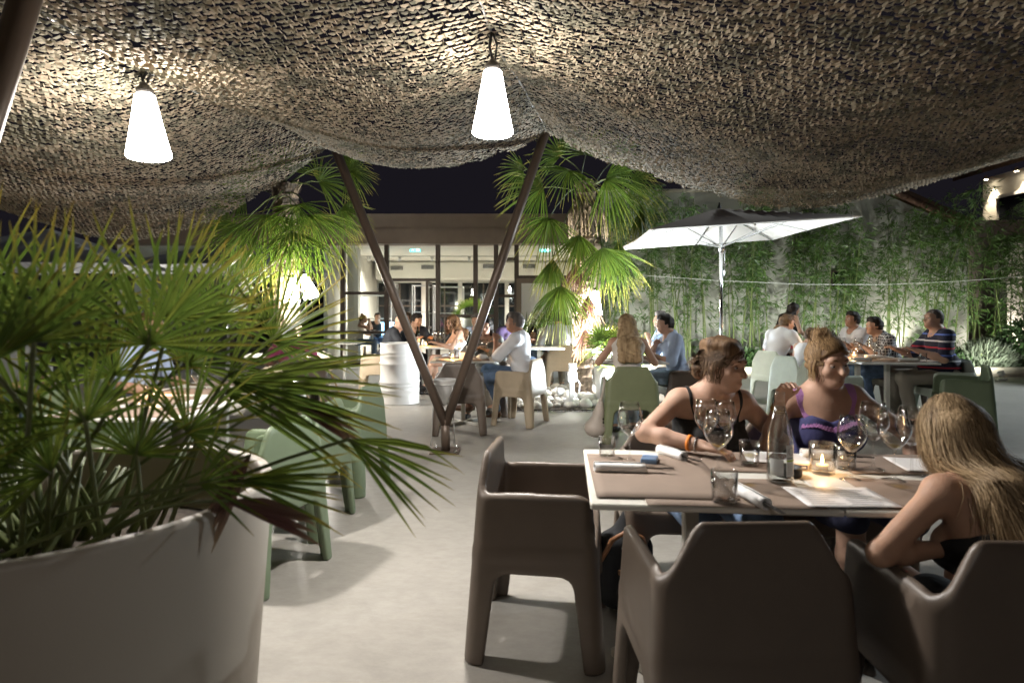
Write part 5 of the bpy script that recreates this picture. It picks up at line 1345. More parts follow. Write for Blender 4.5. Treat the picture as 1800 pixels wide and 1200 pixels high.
def npm(m): return np.array(m)
def person(label, loc, rz, s=1.0, fem=False, lean=8, side=0, twist=0, yaw=0, pitch=0, roll=0, pz=.53, lh=None, rh=None, lp=None, rp=None,
           skin_='skin_mid', hair='short', hmat='hair_dark', top='tee', tmat='cloth_white', sleeve=.6, bottom='trousers', bmat='denim', shoe='shoe_black',
           h=.013, near=False, legs='sit', child=1.0, grow_top=.011, belly=0., cat='person', hcurl=.5, group=None, extra=None):
    t = thing('person', label, cat, loc, R(rz), group); t.scale = (s, s, s)
    Tm = npm(Matrix.Rotation(R(twist), 3, 'Z') @ Matrix.Rotation(R(-lean), 3, 'X') @ Matrix.Rotation(R(side), 3, 'Y'))
    if legs == 'stand': pz = .93
    P0 = np.array([0, 0, pz]); T = lambda x, y, z: P0 + Tm @ np.array([x, y, z])
    Hm = npm(Matrix.Rotation(R(yaw), 3, 'Z') @ Matrix.Rotation(R(-pitch), 3, 'X') @ Matrix.Rotation(R(roll), 3, 'Y'))
    sw = .150 if fem else .175; nt_ = T(0, .022, .522); Hc = nt_ + Hm @ np.array([0, .018, .078]); HEAD[0] = Hm; HEAD[1] = .925; H = lambda x, y, z: Hc + Hm @ (.925 * np.array([x, y, z]))
    body = SDF(); tor = []; parts = {}
    def both(f): f(body)
    # torso
    def torso(S, g=0.):
        S.cone(T(-.085, 0, .0), T(.085, 0, .0), .105 + g, .105 + g, k=.05)
        S.ell(T(0, .0, .10), (.130 + g + belly * .4, .100 + g + belly, .13 + g), Tm, k=.06)
        S.ell(T(0, .0, .30), ((.138 if fem else .158) + g, (.098 if fem else .112) + g, .185 + g), Tm, k=.06)
        if belly: S.ell(T(0, .06, .12), (.14 + g, .10 + g + belly, .13 + g), Tm, k=.06)
        S.cone(T(-sw + .02, -.012, .425), T(sw - .02, -.012, .425), .055 + g, .055 + g, k=.06)
        S.cone(T(0, -.02, .38), T(0, -.015, .47), .085 + g, .055 + g, k=.06)
        if fem:
            for q in (-1, 1): S.ell(T(q * .072, .088, .285), (.066 + g, .058 + g, .064 + g), Tm, k=.035)
    torso(body)
    body.cone(T(0, -.018, .44), nt_ + Hm @ np.array([0, .0, .03]), .056 if fem else .064, .049 if fem else .058, k=.03)
    # head
    hs = 1.0
    body.ell(H(0, -.012, .030), (.074, .093, .088), Hm, k=.02); body.ell(H(0, .020, -.030), (.060, .070, .082), Hm, k=.03); body.ell(H(0, .058, -.082), (.030, .028, .024), Hm, k=.03)
    body.cone(H(0, .086, .012), H(0, .107, -.026), .0075, .0125, k=.012); body.ell(H(0, .082, -.066), (.024, .014, .009), Hm, k=.008); body.ell(H(0, .079, -.079), (.019, .013, .008), Hm, k=.006)
    body.cone(H(-.036, .074, .030), H(.036, .074, .030), .013, .013, k=.02)
    for q in (-1, 1):
        body.ell(H(q * .040, .060, -.022), (.024, .022, .022), Hm, k=.02); body.ell(H(q * .077, -.008, -.006), (.008, .020, .031), Hm, k=.006)
        body.ell(H(q * .031, .098, .006), (.019, .020, .012), Hm, k=.014, sub=True)
    # arms
    ua, fa = (.262, .232) if fem else (.285, .25); arms = []
    for q, tgt, pole in ((1, rh, rp), (-1, lh, lp)):
        S0 = T(q * sw, -.012, .418)
        if tgt is None: tgt = np.array([q * .17, .30, pz + .12])
        tgt = np.array(tgt, float); pole = np.array(pole if pole is not None else (q * .6, -.3, -.8), float)
        d = tgt - S0; L_ = np.linalg.norm(d); mx = ua + fa - .005
        if L_ > mx: tgt = S0 + d / L_ * mx; d = tgt - S0; L_ = mx
        n_ = d / L_; a_ = (ua * ua - fa * fa + L_ * L_) / (2 * L_); hh = math.sqrt(max(1e-6, ua * ua - a_ * a_)); pv = pole - n_ * (pole @ n_); pv /= np.linalg.norm(pv) + 1e-9
        E = S0 + n_ * a_ + pv * hh; W = tgt; k_ = 1.0 if not fem else .86
        body.cone(S0, E, .050 * k_, .040 * k_, k=.035); body.cone(E, E + (W - E) * .35, .038 * k_, .040 * k_, k=.02); body.cone(E + (W - E) * .35, W, .040 * k_, .027 * k_, k=.02)
        arms.append((S0, E, W))
        # hand
        fd = (W - E) / np.linalg.norm(W - E); up = np.array([0, 0, 1.]) - fd * fd[2]
        if np.linalg.norm(up) < .3: up = np.array([0, 1., 0]) - fd * fd[1]
        up /= np.linalg.norm(up); sd_ = np.cross(fd, up); Rm = np.stack([sd_, fd, up], 1); hk = .9 if fem else 1.0
        body.ell(W + fd * .045 * hk, (.040 * hk, .052 * hk, .017 * hk), Rm, k=.015)
        fr = max(.0078, h * .62) * hk
        for i, (o_, l_) in enumerate(((-.030, .062), (-.010, .074), (.010, .070), (.029, .055))):
            a0 = W + fd * .082 * hk + sd_ * o_ * hk; b0 = a0 + (fd * math.cos(hcurl * .6) - up * math.sin(hcurl * .6)) * l_ * .5; c0 = b0 + (fd * math.cos(hcurl * 1.7) - up * math.sin(hcurl * 1.7)) * l_ * .5
            body.cone(a0 - fd * .02, b0, fr * 1.05, fr, k=.006); body.cone(b0, c0, fr, fr * .8, k=.004)
        th = -q * 1.0; a0 = W + fd * .025 + sd_ * (-q * .030) * hk; b0 = a0 + (fd * .75 + sd_ * (-q * .55) - up * .25) * .040; c0 = b0 + (fd * .95 + sd_ * (-q * .1) - up * .3) * .032
        body.cone(a0, b0, fr * 1.35, fr * 1.15, k=.01); body.cone(b0, c0, fr * 1.15, fr * .85, k=.004)
    # legs
    lg = []
    for q in (-1, 1):
        hp = np.array([q * .09, 0, pz - .01])
        if legs == 'sit': kn = np.array([q * .115, .44, .50]); an = np.array([q * .10, .38 + .03 * q, .09])
        elif legs == 'cross': kn = np.array([q * .05 + .03, .46, .50 + (.07 if q > 0 else 0)]); an = np.array([.02 - q * .16, .44 + (.16 if q > 0 else -.05), .20 if q > 0 else .09])
        elif legs == 'tuck': kn = np.array([q * .11, .42, .49]); an = np.array([q * .09, .12, .10])
        else: kn = np.array([q * .09, .02, .48]); an = np.array([q * .09, -.01, .09])
        tk = (.075, .055, .052, .036) if fem else (.082, .060, .055, .040)
        body.cone(hp, kn, tk[0], tk[1], k=.03); body.cone(kn, kn + (an - kn) * .35, tk[1] * .95, tk[2], k=.02); body.cone(kn + (an - kn) * .35, an, tk[2], tk[3], k=.02)
        ft = an + np.array([0, .15, -.055]); ft[2] = max(ft[2], .035); body.cone(an + np.array([0, -.02, -.04]), ft, .036, .028, k=.02); lg.append((hp, kn, an, ft))
    V, F = body.mesh(h); V = relax(V, F, 1, .4); me = mesh_from('body', V, F, True); me.materials.append(M[skin_]); bo = link('body', me, t)
    def ev(p):
        d = np.full(len(p), 9.)
        for (f, a, b, k, sub) in body.ops:
            if not sub: d = smin(d, f(p), min(k, .03))
        return d
    def project(pts_, off):
        p = np.array(pts_, float); e = 1e-3
        for _ in range(6):
            d = ev(p) - off; g = np.stack([(ev(p + e * np.eye(3)[i]) - ev(p - e * np.eye(3)[i])) / (2 * e) for i in range(3)], 1); p = p - (d / np.maximum((g * g).sum(1), .3))[:, None] * g
        return p
    # eyes
    for q in (-1, 1):
        e_ = MB().lathe([(.0, -.0115), (.0075, -.0088), (.0115, 0), (.0075, .0088), (0, .0115)], 12, H(q * .031, .0725, .006)).build('eye', M['eye_white'], t)
        c_ = Vector(H(q * .031, .0725, .006)) + Vector(Hm @ np.array([0, .0095, -.001])); MB().lathe([(0, -.0045), (.0045, -.001), (.0045, .001), (0, .003)], 10, c_, rot=Matrix(Hm.tolist()) @ Matrix.Rotation(R(90), 3, 'X')).build('iris', M['eye_dark'], e_)
        if near:
            lid = MB(); V = []; F = []; cc = H(q * .031, .0725, .006); nu, nv_ = 10, 6
            for i in range(nv_ + 1):
                el = R(8 + 82 * i / nv_)
                for j in range(nu + 1):
                    az = math.pi * j / nu; V.append(cc + Hm @ np.array([.0128 * math.cos(el) * math.cos(az), .0128 * math.cos(el) * math.sin(az), .0128 * math.sin(el)]))
            for i in range(nv_):
                for j in range(nu): F.append([i * (nu + 1) + j, i * (nu + 1) + j + 1, (i + 1) * (nu + 1) + j + 1, (i + 1) * (nu + 1) + j])
            lid.add(V, F, True).build('eyelid', M[skin_], t)
        if near: MB().tube([H(q * .016, .090, .0295), H(q * .032, .0885, .034), H(q * .049, .078, .029)], [.0022, .0032, .0014], 6).build('eyebrow', M[hmat], t)
    if near:
        sdf_obj('lips', SDF().ell(H(0, .0850, -.0660), (.019, .011, .0055), Hm, k=.004).ell(H(0, .0825, -.0765), (.016, .011, .006), Hm, k=.003), .003, M['lip'], t)
    # ---------------- clothes
    def cloth(name, build, mm, grow, cuts=(), hv=None):
        S = SDF(); build(S)
        for c_ in cuts: c_(S)
        ph = rng.uniform(0, 6)
        nz = (lambda p: .0045 * np.sin(38 * p[:, 2] + 16 * p[:, 0] + ph) * np.sin(23 * p[:, 1] - 19 * p[:, 2] + 2 * ph)) if grow > .008 else None
        return sdf_obj(name, S, hv or h, M[mm], t, 1, grow=grow, noise=nz)
    neck_cut = lambda S: S.cone(T(0, .03, .455), H(0, .0, -.05), .070 if fem else .072, .09, k=.01, sub=True)
    def half(S, fz, kk=.004): S.fn(fz, P0 - 1, P0 + 1.2, k=kk, sub=True)
    tl = lambda p: (p - P0) @ Tm      # torso coordinates
    if top in ('tee', 'shirt', 'suit'):
        def b_(S):
            torso(S)
            for (S0, E, W) in arms:
                w_ = 1.0 if not fem else .88
                if sleeve <= 1: S.cone(S0, S0 + (E - S0) * sleeve, .058 * w_, .056 * w_, k=.04)
                else: S.cone(S0, E, .060 * w_, .052 * w_, k=.04); S.cone(E, E + (W - E) * (sleeve - 1), .052 * w_, .040 * w_, k=.03)
        cloth({'tee': 'tee_shirt', 'shirt': 'shirt', 'suit': 'jacket'}[top], b_, tmat, grow_top, [neck_cut])
        if top in ('shirt', 'suit') or extra == 'collar':
            ring = [T(.058 * math.sin(a), .012 + .058 * math.cos(a), .468 + .022 * -math.cos(a)) for a in np.linspace(.35, 2 * math.pi - .35, 14)]
            MB().tube(ring, .0125, 8).build('collar', M['cloth_white' if top == 'suit' else tmat], t)
    elif top in ('cami', 'vest', 'bandeau'):
        if top == 'vest': cut = lambda p: -(tl(p)[..., 2] - .475 + 1.2 * np.maximum(0, np.abs(tl(p)[..., 0]) - .105)); 
        elif top == 'bandeau': cut = lambda p: .295 - tl(p)[..., 2]
        else: cut = lambda p: (.368 + .34 * (np.abs(np.abs(tl(p)[..., 0]) - .075) * -1 + .03) - .10 * np.clip(-tl(p)[..., 1] / .1, 0, 1)) - tl(p)[..., 2]
        cuts = [lambda S: half(S, cut)]
        if top == 'vest': cuts.append(neck_cut)
        cloth({'cami': 'camisole', 'vest': 'vest', 'bandeau': 'strapless_top'}[top], lambda S: torso(S), tmat, .013, cuts)
    if bottom == 'trousers' or bottom == 'shorts':
        def b_(S):
            S.cone(T(-.085, 0, -.005), T(.085, 0, -.005), .110, .110, k=.05)
            for (hp, kn, an, ft) in lg:
                S.cone(hp, kn, .084 if not fem else .078, .064 if not fem else .058, k=.04)
                if bottom == 'trousers': S.cone(kn, an + (kn - an) * .08, .062 if not fem else .056, .050 if not fem else .042, k=.03)
        cloth(bottom, b_, bmat, .009)
    elif bottom == 'skirt':
        def b_(S):
            S.cone(T(-.085, 0, -.005), T(.085, 0, -.005), .112, .112, k=.05)
            for (hp, kn, an, ft) in lg: S.cone(hp, hp + (kn - hp) * .6, .088, .080, k=.06)
        cloth('skirt', b_, bmat, .009)
    for (hp, kn, an, ft) in lg:
        sdf_obj('shoe', SDF().cone(an + np.array([0, -.02, -.045]), ft, .040, .033, k=.02).box(((an + ft) / 2 + np.array([0, 0, -.035])), (.08, .23, .02), rad=.008, k=.01), max(h, .010), M[shoe], t)
    # ---------------- hair
    r_ = np.random.default_rng(abs(hash(label)) % 9999 if False else sum(map(ord, label)))
    fn_ = lambda a: (lambda p: a * np.sin(60 * ((p - Hc) @ Hm)[:, 0] + 9 * np.sin(20 * ((p - Hc) @ Hm)[:, 2])) + a * .7 * np.sin(75 * ((p - Hc) @ Hm)[:, 1] + 12 * ((p - Hc) @ Hm)[:, 2]))
    if hair != 'bald':
        S = SDF(); g = {'buzz': .004, 'short': .013, 'bun': .007, 'lowbun': .007}.get(hair, .014); S.ell(H(0, -.014, .032), (.076 + g, .095 + g, .089 + g), Hm, k=.01)
        if hair in ('short', 'buzz'):
            S.ell(H(0, -.055, -.01), (.062 + g, .045 + g, .06 + g), Hm, k=.02); S.box(H(0, .095, -.05), (.30, .13, .225), Hm, rad=.02, k=.012, sub=True); S.box(H(0, -.01, -.115), (.3, .3, .12), Hm, rad=.02, k=.012, sub=True)
            if hair == 'short': S.ell(H(0, .045, .108), (.05, .04, .020), Hm, k=.03)
        else:
            S.box(H(0, .100, -.03), (.128, .13, .185), Hm, rad=.03, k=.015, sub=True)
            if hair in ('long', 'curly', 'bob', 'straight'):
                zl = {'long': -.34, 'curly': -.36, 'bob': -.12, 'straight': -.12}[hair]
                for (x0, y0, x1, y1, rr) in ((-.062, -.02, -.075, -.03, .030), (.062, -.02, .075, -.03, .030), (0, -.07, 0, -.075, .05), (-.04, -.06, -.05, -.07, .045), (.04, -.06, .05, -.07, .045)):
                    a0 = H(x0, y0, .03); b0 = H(x1, y1, -.10); 
                    S.cone(a0, b0, rr, rr * .95, k=.03)
                    if hair not in ('bob', 'straight'):
                        m0 = T(x1 * 1.15, -.125, .415); c0 = T(x1 * 1.3, -.150, .44 + (zl + .14)); S.cone(b0, m0, rr * .95, rr * .85, k=.04); S.cone(m0, c0, rr * .85, rr * .62, k=.04)
            if hair == 'bun': S.ell(H(.0, -.045, .128), (.048, .046, .038), Hm, k=.015); S.ell(H(0, -.085, -.02), (.05, .03, .05), Hm, k=.03)
            if hair == 'lowbun': S.ell(H(.0, -.115, -.035), (.05, .042, .046), Hm, k=.02); S.ell(H(.02, -.02, .09), (.075, .09, .035), Hm, k=.03)
        sdf_obj('hair', S, max(h * .8, .0055), M[hmat], t, 1, noise=fn_(.0035 if hair not in ('buzz', 'straight') else .001))
        if hair in ('curly',):
            mb = MB()
            for _ in range(170):
                a = r_.uniform(.6, 5.68) + math.pi / 2; z = r_.uniform(-.36, .10); rad = .095 + .035 * r_.random()
                if z > -.11: c0 = H(rad * math.cos(a) * .95, rad * math.sin(a) - .01, z)
                else: c0 = T(rad * 1.25 * math.cos(a) * .8, -.115 + .03 * r_.standard_normal(), .57 + z)
                n_ = 7; pts_ = [Vector(c0) + Vector((.013 * math.cos(k * 1.5 + a), .013 * math.sin(k * 1.5 + a), -.012 * k)) for k in range(n_)]
                mb.tube(pts_, [.004] + [.009] * (n_ - 2) + [.003], 5)
            tag(mb.build('curls', M[hmat], t), kind='stuff')
    t['_'] = 0; del t['_']
    return dict(t=t, T=T, H=H, Hm=Hm, Tm=Tm, project=project, arms=arms, P0=P0, r=r_)
def strands(pr, name, m, paths, w_=.0035, r0=0., seed=0):
    """ribbons of hair: each path is a list of points in the person's own frame"""
    V = []; F = []
    for pts_ in paths:
        pts_ = [np.array(p) for p in pts_]; n = len(pts_); b0 = len(V)
        for i, p in enumerate(pts_):
            d = pts_[min(i + 1, n - 1)] - pts_[max(0, i - 1)]; c = p - pr['H'](0, -.02, -.05); s_ = np.cross(d, c); s_ /= np.linalg.norm(s_) + 1e-9
            ww = w_ * (1 if i < n - 2 else (.75 if i == n - 2 else .15)); V += [p - s_ * ww, p + s_ * ww]
        for i in range(n - 1): F.append([b0 + 2 * i, b0 + 2 * i + 1, b0 + 2 * i + 3, b0 + 2 * i + 2])
    me = mesh_from(name, np.array(V), np.array(F), True); me.materials.append(m); return tag(link(name, me, pr['t']), kind='stuff')

# ---- the three women at the near table
HN = .0062
w1 = person('woman in a thin strapped black top leaning on the near table', (.835, 2.74, 0), 180, 1.0, True, 17, -2, 4, yaw=40, pitch=6, roll=-5, pz=.505, rh=(.115, .425, .792), rp=(.9, .2, -.25), lh=(-.20, .12, .58), lp=(-.8, -.3, -.4),
            skin_='skin_tan', hair='lowbun', hmat='hair_brown', top='cami', tmat='cloth_black', bottom='trousers', bmat='denim', h=HN, near=True)
w2 = person('woman in a navy top with lilac lace, hand raised to her face', (1.43, 2.80, 0), 180, .99, True, 10, 4, -6, yaw=10, pitch=7, roll=3, pz=.50, rh=(.325, .29, .94), rp=(.5, .2, -1), lh=(-.24, .30, .60), lp=(-1, -.1, -.2),
            skin_='skin_tan', hair='bun', hmat='hair_light', top='cami', tmat='cloth_indigo', bottom='shorts', bmat='cloth_navy', h=HN, near=True, hcurl=.9)
w3 = person('blonde woman in a strapless black top seen from behind, right foreground', (1.325, 1.52, 0), 0, .92, True, 27, 0, 6, yaw=16, pitch=16, pz=.49, lh=(-.15, .18, .70), lp=(-1, -.25, -.5), rh=(.26, .40, .76), rp=(.9, -.2, -.4),
            skin_='skin_mid', hair='straight', hmat='hair_blonde', top='bandeau', tmat='cloth_black', bottom='skirt', bmat='cloth_black', h=HN, near=True)
def straps(pr, m, xs, wd, name='strap'):
    for q in (-1, 1):
        pts_ = [pr['T'](q * (xs + .0), .115, .335), pr['T'](q * (xs + .005), .10, .385), pr['T'](q * (xs + .01), .06, .44), pr['T'](q * (xs + .012), .0, .475), pr['T'](q * (xs + .01), -.06, .45), pr['T'](q * xs, -.10, .38), pr['T'](q * xs, -.11, .30)]
        fine = []
        for a, b in zip(pts_[:-1], pts_[1:]): fine += [a + (b - a) * k / 4 for k in range(4)]
        p = pr['project'](fine, .004); s_ = pr['Tm'] @ np.array([1., 0, 0]); V = []; F = []
        up = pr['project'](fine, .0075)
        for i in range(len(p)): V += [p[i] - s_ * wd, up[i] - s_ * wd, up[i] + s_ * wd, p[i] + s_ * wd]
        for i in range(len(p) - 1):
            for k in range(4): F.append([4 * i + k, 4 * i + (k + 1) % 4, 4 * i + 4 + (k + 1) % 4, 4 * i + 4 + k])
        MB().add(V, F).build(name, m, pr['t'])
def necklace(pr, m, drop, r_, pend=None, beads=False, w_=.068):
    pts_ = []
    for a in np.linspace(0, 2 * math.pi, 40):
        f = (1 + math.cos(a)) / 2; pts_.append(pr['T'](w_ * math.sin(a), -.05 + (.145 if drop > .05 else .12) * f, .49 - drop * f ** 2.2))
    p = pr['project'](pts_, .003)
    if beads:
        mb = MB()
        for a, b in zip(p[:-1], p[1:]):
            for k in (0, .5): mb.lathe([(0, -r_), (r_ * .8, -r_ * .5), (r_, 0), (r_ * .8, r_ * .5), (0, r_)], 6, a + (b - a) * k)
        mb.build('necklace', m, pr['t'])
    else: MB().tube([tuple(v) for v in p], r_, 6).build('necklace', m, pr['t'])
    if pend: MB().lathe([(0, -.012), (.007, -.005), (.008, 0), (.004, .006), (0, .008)], 10, p[0] + pr['Tm'] @ np.array([0, .004, -.010])).build('pendant', M[pend], pr['t'])
straps(w1, M['cloth_black'], .098, .0065); necklace(w1, M['black_rubber'], .055, .0022, 'gold')
straps(w2, M['cloth_lilac'], .100, .017, 'lace_strap'); necklace(w2, M['silver_bead'], .085, .0035, None, True, .062)
# lace along the neckline of the navy top
def neckline(pr, m, wd):
    V = []; F = []; xs = np.linspace(-.135, .135, 41); rows = []
    for dz in (0, .5, 1.0):
        pts_ = [pr['T'](x, .16 - .35 * x * x / .135, (.368 + .34 * (-abs(abs(x) - .075) + .03)) - dz * wd + .006) for x in xs]; rows.append(pr['project'](pts_, .017 + .002 * dz))
    for r_i, rw in enumerate(rows):
        for i, p in enumerate(rw): V.append(p + pr['Tm'] @ np.array([0, 0, (.004 if i % 2 else -.002) if r_i != 1 else 0]))
    n = len(xs)
    for r_i in range(2):
        for i in range(n - 1): F.append([r_i * n + i, r_i * n + i + 1, (r_i + 1) * n + i + 1, (r_i + 1) * n + i])
    MB().add(V, F).build('lace_trim', m, pr['t'])
neckline(w2, M['cloth_lilac'], .030)
def bracelet(pr, arm, f, m, rr, wd):
    S0, E, W = pr['arms'][arm]; c = E + (W - E) * f; d = Vector(W - E).normalized(); q = d.to_track_quat('Z', 'Y').to_matrix()
    MB().lathe([(rr, -wd), (rr + .003, -wd), (rr + .004, 0), (rr + .003, wd), (rr, wd)], 18, c, rot=q).build('bracelet', m, pr['t'])
bracelet(w1, 0, .80, M['orange_band'], .028, .006); bracelet(w1, 0, .92, M['chrome'], .026, .003); bracelet(w2, 0, .82, M['gold'], .028, .002); bracelet(w2, 0, .87, M['gold'], .027, .002)
# loose strands for the near heads
def long_hair(pr, n, m, seed, shift=0.):
    r_ = np.random.default_rng(seed); H, T = pr['H'], pr['T']; paths = []
    for i in range(n):
        a = r_.uniform(-2.5, 2.5) - math.pi / 2; el = r_.uniform(.0, 1.5); g = .011 + .010 * r_.random() ** 1.5
        cx, cyy, cz = math.cos(a) * math.cos(el), math.sin(a) * math.cos(el), math.sin(el)
        part = .012 + .004 * r_.standard_normal(); yy = float(np.clip(.035 * r_.standard_normal() - .01, -.05, .05)); p0 = H(part + .01 * cx, yy, .030 + (.089 + g * .6) * math.sqrt(1 - (yy / .11) ** 2)); p1 = H(cx * (.077 + g), -.014 + cyy * (.096 + g), .032 + cz * (.089 + g))
        sx, sy = math.cos(a), math.sin(a); wv = .010 * r_.standard_normal(); wy = .010 * r_.standard_normal()
        p2 = H(sx * (.087 + g) + wv * .4, -.018 + sy * (.098 + g), -.02 + .015 * r_.standard_normal()); p3 = H(sx * (.078 + .025 * r_.random()) + wv, -.035 + sy * (.09 + .03 * r_.random()) + wy, -.10 + .01 * r_.standard_normal())
        q = r_.uniform(.25, 1.0) ** .7; xs = sx * (.095 + .04 * r_.random()) + shift * (.4 + .6 * q) + wv
        p4 = T(xs, -.118 - .045 * r_.random() + max(0, sy) * .18, .44 - .03 * q); p5 = T(xs * 1.05 + shift * .3 * q + 2 * wv, -.130 - .04 * r_.random() + max(0, sy) * .19 + wy, .39 - .15 * q + .02 * r_.standard_normal())
        if r_.random() < .06: p5 = p5 + r_.normal(0, .03, 3); p3 = p3 + r_.normal(0, .012, 3)
        paths.append([p0, p1, p2, p3, p4, p5])
    # refine with a smooth curve
    out_ = []
    for p in paths:
        p = np.array(p); tt = np.arange(len(p)); ts = np.linspace(0, len(p) - 1, 15); k = []
        for t_ in ts:
            i = min(int(t_), len(p) - 2); f = t_ - i; pa, pb, pc_, pd = p[max(i - 1, 0)], p[i], p[i + 1], p[min(i + 2, len(p) - 1)]
            k.append(.5 * (2 * pb + (pc_ - pa) * f + (2 * pa - 5 * pb + 4 * pc_ - pd) * f * f + (3 * pb - pa - 3 * pc_ + pd) * f ** 3))
        out_.append(k)
    return strands(pr, 'hair_strands', m, out_, .0010)
long_hair(w3, 7000, M['hair_blonde_strand'], 1, .05)
def swept_hair(pr, n, m, target, seed):
    r_ = np.random.default_rng(seed); H = pr['H']; out_ = []
    for i in range(n):
        a = r_.uniform(-math.pi, math.pi); z0 = .02 + .07 * r_.random(); 
        if math.sin(a) > .55: z0 = .075 + .03 * r_.random()
        rad = math.sqrt(max(.05, 1 - ((z0 - .032) / .103) ** 2)); p0 = np.array([rad * .090 * math.cos(a), -.014 + rad * .108 * math.sin(a), z0]); p2 = np.array(target) + r_.normal(0, .022, 3); k = []
        for f in np.linspace(0, 1, 9):
            p = p0 + (p2 - p0) * f; c = np.array([0, -.014, .032]); v = p - c; rr = np.linalg.norm(v / np.array([.0885, .1075, .1015])); 
            if rr < 1: v = v / max(rr, .2) * (1.0 + .02 * r_.random())
            k.append(H(*(c + v)))
        out_.append(k)
    for i in range(n // 9):
        a = r_.uniform(-1.2, 1.2) + (math.pi if r_.random() < .5 else 0); p0 = np.array([.085 * math.cos(a), .02 * r_.standard_normal(), .03]); out_.append([H(*(p0 + np.array([.012 * f * math.cos(a) + .006 * math.sin(5 * f), .02 * f * r_.standard_normal() * .3, -.11 * f]))) for f in np.linspace(0, 1, 7)])
    return strands(pr, 'hair_strands', m, out_, .0013)
swept_hair(w1, 1500, M['hair_brown_strand'], (0, -.13, -.03), 2); swept_hair(w2, 1500, M['hair_light_strand'], (0, -.05, .13), 3)

# ---- diners farther back
person('man in a white shirt with a watch, turned away at the candle table', (.12, 7.12, 0), 68, 1.04, False, 6, 0, 6, yaw=26, pitch=-4, rh=(.22, .36, .86), lh=(-.10, .28, .93), lp=(-.6, .3, -1), skin_='skin_dark', hair='short', hmat='hair_grey', top='shirt', tmat='cloth_white', sleeve=.95, bmat='denim', legs='cross', shoe='shoe_brown')
person('short haired woman in a grey cardigan facing the camera at the candle table', (-.31, 7.74, 0), 172, 1.0, True, 12, 0, 0, yaw=0, pitch=2, rh=(.06, .34, .86), lh=(-.04, .33, .84), rp=(1, .1, -.8), lp=(-1, .1, -.8), hair='bob', hmat='hair_dark', top='tee', tmat='cloth_grey', sleeve=1.7, bmat='cloth_khaki', legs='cross')
person('woman with long blonde hair in a lace top, back to the camera', (1.19, 6.22, 0), -4, 1.03, True, 8, 0, 0, yaw=8, pitch=10, rh=(.24, .38, .78), lh=(-.24, .38, .78), hair='long', hmat='hair_blonde', top='vest', tmat='cloth_ivory', bmat='denim_pale', skin_='skin_mid', h=.010)
person('bearded man in a pale blue shirt resting his chin on his hand', (1.98, 7.20, 0), 92, 1.04, False, 14, 0, 0, yaw=6, pitch=4, rh=(.02, .27, .88), rp=(.6, .6, -1), lh=(-.16, .38, .78), hair='short', hmat='hair_dark', top='shirt', tmat='cloth_lightblue', sleeve=.95, skin_='skin_fair', bmat='denim_pale')
person('smiling man in a blue polo shirt touching his chin, by the wall', (2.13, 8.5, 0), 84, 1.05, False, 2, 0, 8, yaw=4, pitch=-4, rh=(.16, .36, .78), lh=(.03, .21, .90), lp=(-.3, .8, -1), hair='short', hmat='hair_grey', top='tee', tmat='cloth_blue', sleeve=.72, skin_='skin_fair', bmat='cloth_khaki', extra='collar')
person('man in a white shirt seen from behind, left of the palm', (.80, 10.06, 0), 6, 1.06, False, 14, 0, 0, yaw=-4, pitch=22, top='shirt', tmat='cloth_white', sleeve=1.9, bmat='cloth_khaki', hmat='hair_grey', rh=(.2, .32, .80), lh=(-.26, .22, .78))
person('dark haired man in a purple polo shirt, leaning left', (-.12, 9.75, 0), -130, 1.05, False, 12, 0, 0, yaw=-14, pitch=8, top='tee', tmat='cloth_purple', sleeve=.7, hmat='hair_dark', skin_='skin_dark', rh=(.2, .38, .80), lh=(-.16, .38, .80))
person('child with dark hair half hidden behind the white shirted man', (.36, 10.35, 0), 178, .84, True, 14, 0, 0, yaw=0, pitch=14, hair='bun', hmat='hair_dark', top='tee', tmat='cloth_blue', skin_='skin_dark')
person('woman with long curly brown hair in a white top', (-.76, 9.55, 0), 108, 1.02, True, 14, 0, 0, yaw=12, pitch=8, hair='curly', hmat='hair_curly', top='bandeau', tmat='cloth_white', bottom='skirt', bmat='cloth_white', skin_='skin_mid', rh=(.12, .42, .80), lh=(-.14, .44, .80), legs='cross')
person('bald man in a dark suit at the table behind the drum', (-2.02, 9.52, 0), -76, 1.05, False, 24, 0, 0, yaw=-8, pitch=12, hair='bald', top='suit', tmat='cloth_suit', sleeve=1.92, bmat='cloth_suit', skin_='skin_fair', rh=(.16, .46, .82), lh=(-.08, .48, .82))
person('man in a dark jacket behind the V post’s left arm', (-1.72, 10.25, 0), -140, 1.05, False, 16, 0, 0, yaw=10, pitch=14, hair='short', hmat='hair_dark', top='suit', tmat='cloth_suit', sleeve=1.9, bmat='cloth_suit', rh=(.14, .42, .82), lh=(-.14, .42, .82))
person('man in a pale blue shirt hidden behind the curly haired woman', (-.55, 10.35, 0), 160, 1.03, False, 12, 0, 0, top='shirt', tmat='cloth_lightblue', sleeve=1.8, hmat='hair_grey')
person('diner in a pink shirt bending forward behind the palm leaves', (-2.62, 7.35, 0), 32, 1.0, True, 34, 0, 0, pitch=30, hair='bob', hmat='hair_brown', top='tee', tmat='cloth_pink', sleeve=.6)
person('grey shirted diner behind the big planter palm', (-3.05, 4.95, 0), -92, 1.05, False, 8, 0, 0, hair='short', hmat='hair_brown', top='tee', tmat='cloth_lightblue', sleeve=.7, bmat='cloth_khaki')
person('diner at the left picture edge, face half hidden by palm leaves', (-4.55, 5.4, 0), -100, 1.04, False, 8, 0, 0, hair='short', hmat='hair_dark', top='tee', tmat='cloth_grey', sleeve=.7)
person('woman holding a cup inside the pavilion, left of the blue light', (-4.05, 16.0, 0), -85, 1.0, True, 12, 0, 0, hair='bun', hmat='hair_light', top='vest', tmat='cloth_ivory', rh=(.05, .3, 1.05), lh=(-.05, .3, 1.05), group='guests inside')
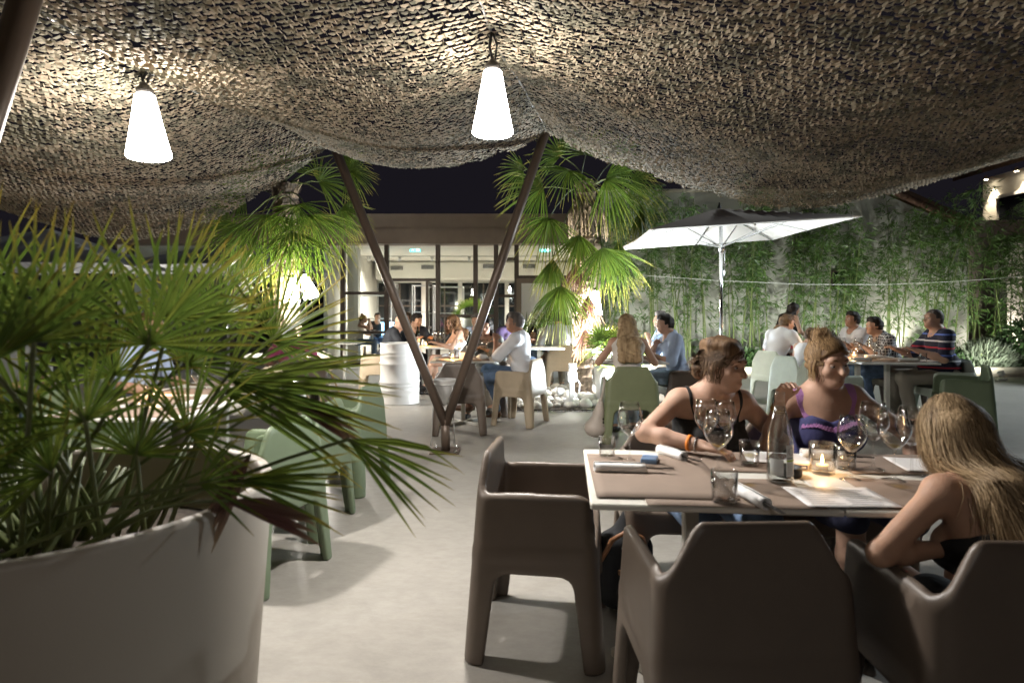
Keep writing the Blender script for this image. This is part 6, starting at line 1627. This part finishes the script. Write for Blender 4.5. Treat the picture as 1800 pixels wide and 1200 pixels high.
person('bearded man inside the pavilion beside the blue light', (-3.72, 16.75, 0), -160, 1.04, False, 12, 0, 0, hair='short', hmat='hair_dark', top='tee', tmat='cloth_black', group='guests inside')
person('man in a white shirt seated by the pavilion door', (-2.35, 14.2, 0), 150, 1.04, False, 10, 0, 0, hair='short', hmat='hair_brown', top='shirt', tmat='cloth_white', sleeve=1.8, group='guests inside')
# right hand table
person('man in a striped navy polo shirt at the right hand table', (4.98, 7.02, 0), 80, 1.08, False, 8, 0, 0, yaw=14, pitch=-6, hair='buzz', hmat='hair_grey', top='tee', tmat='polo_striped', sleeve=.85, skin_='skin_fair', bmat='cloth_khaki', belly=.06, lh=(-.22, .36, .80), rh=(.14, .42, .80), extra='collar', h=.012)
person('dark haired man in a check shirt at the right hand table', (5.0, 7.92, 0), 84, 1.04, False, 26, 0, 0, yaw=6, pitch=0, hair='short', hmat='hair_dark', top='shirt', tmat='shirt_check', sleeve=.8, lh=(-.12, .44, .82), rh=(.14, .42, .80), h=.012)
person('man in a white polo shirt at the right hand table', (5.02, 8.85, 0), 92, 1.05, False, 6, 0, 8, yaw=8, pitch=-8, hair='short', hmat='hair_dark', top='tee', tmat='cloth_white', sleeve=.75, skin_='skin_dark', lh=(-.05, .34, .86), rh=(.04, .32, .86))
person('man in a white tee shirt leaning over the right hand table’s far left', (3.68, 8.6, 0), -66, 1.06, False, 24, 0, 0, yaw=-20, pitch=8, hair='short', hmat='hair_brown', top='tee', tmat='cloth_white', sleeve=.7, skin_='skin_fair', bmat='cloth_khaki', rh=(.2, .40, .8), lh=(-.2, .42, .8))
person('boy in a white and red vest at the right hand table', (3.62, 7.6, 0), -66, .88, False, 16, 0, 0, yaw=-10, pitch=8, pz=.56, hair='short', hmat='hair_brown', top='vest', tmat='cloth_white', skin_='skin_mid', bottom='shorts', bmat='cloth_red', rh=(.2, .38, .86), lh=(-.18, .40, .86))
person('child in red beyond the boy at the right hand table', (4.05, 9.35, 0), 190, .9, True, 10, 0, 0, hair='bob', hmat='hair_brown', top='tee', tmat='cloth_red', skin_='skin_mid')
person('dark haired woman standing behind the right hand table', (4.35, 9.75, 0), -70, .90, True, 20, 0, 0, yaw=-16, pitch=10, hair='long', hmat='hair_dark', top='vest', tmat='cloth_black', bottom='trousers', bmat='cloth_black', skin_='skin_mid', legs='stand', rh=(.16, .3, 1.05), lh=(-.14, .3, 1.05))
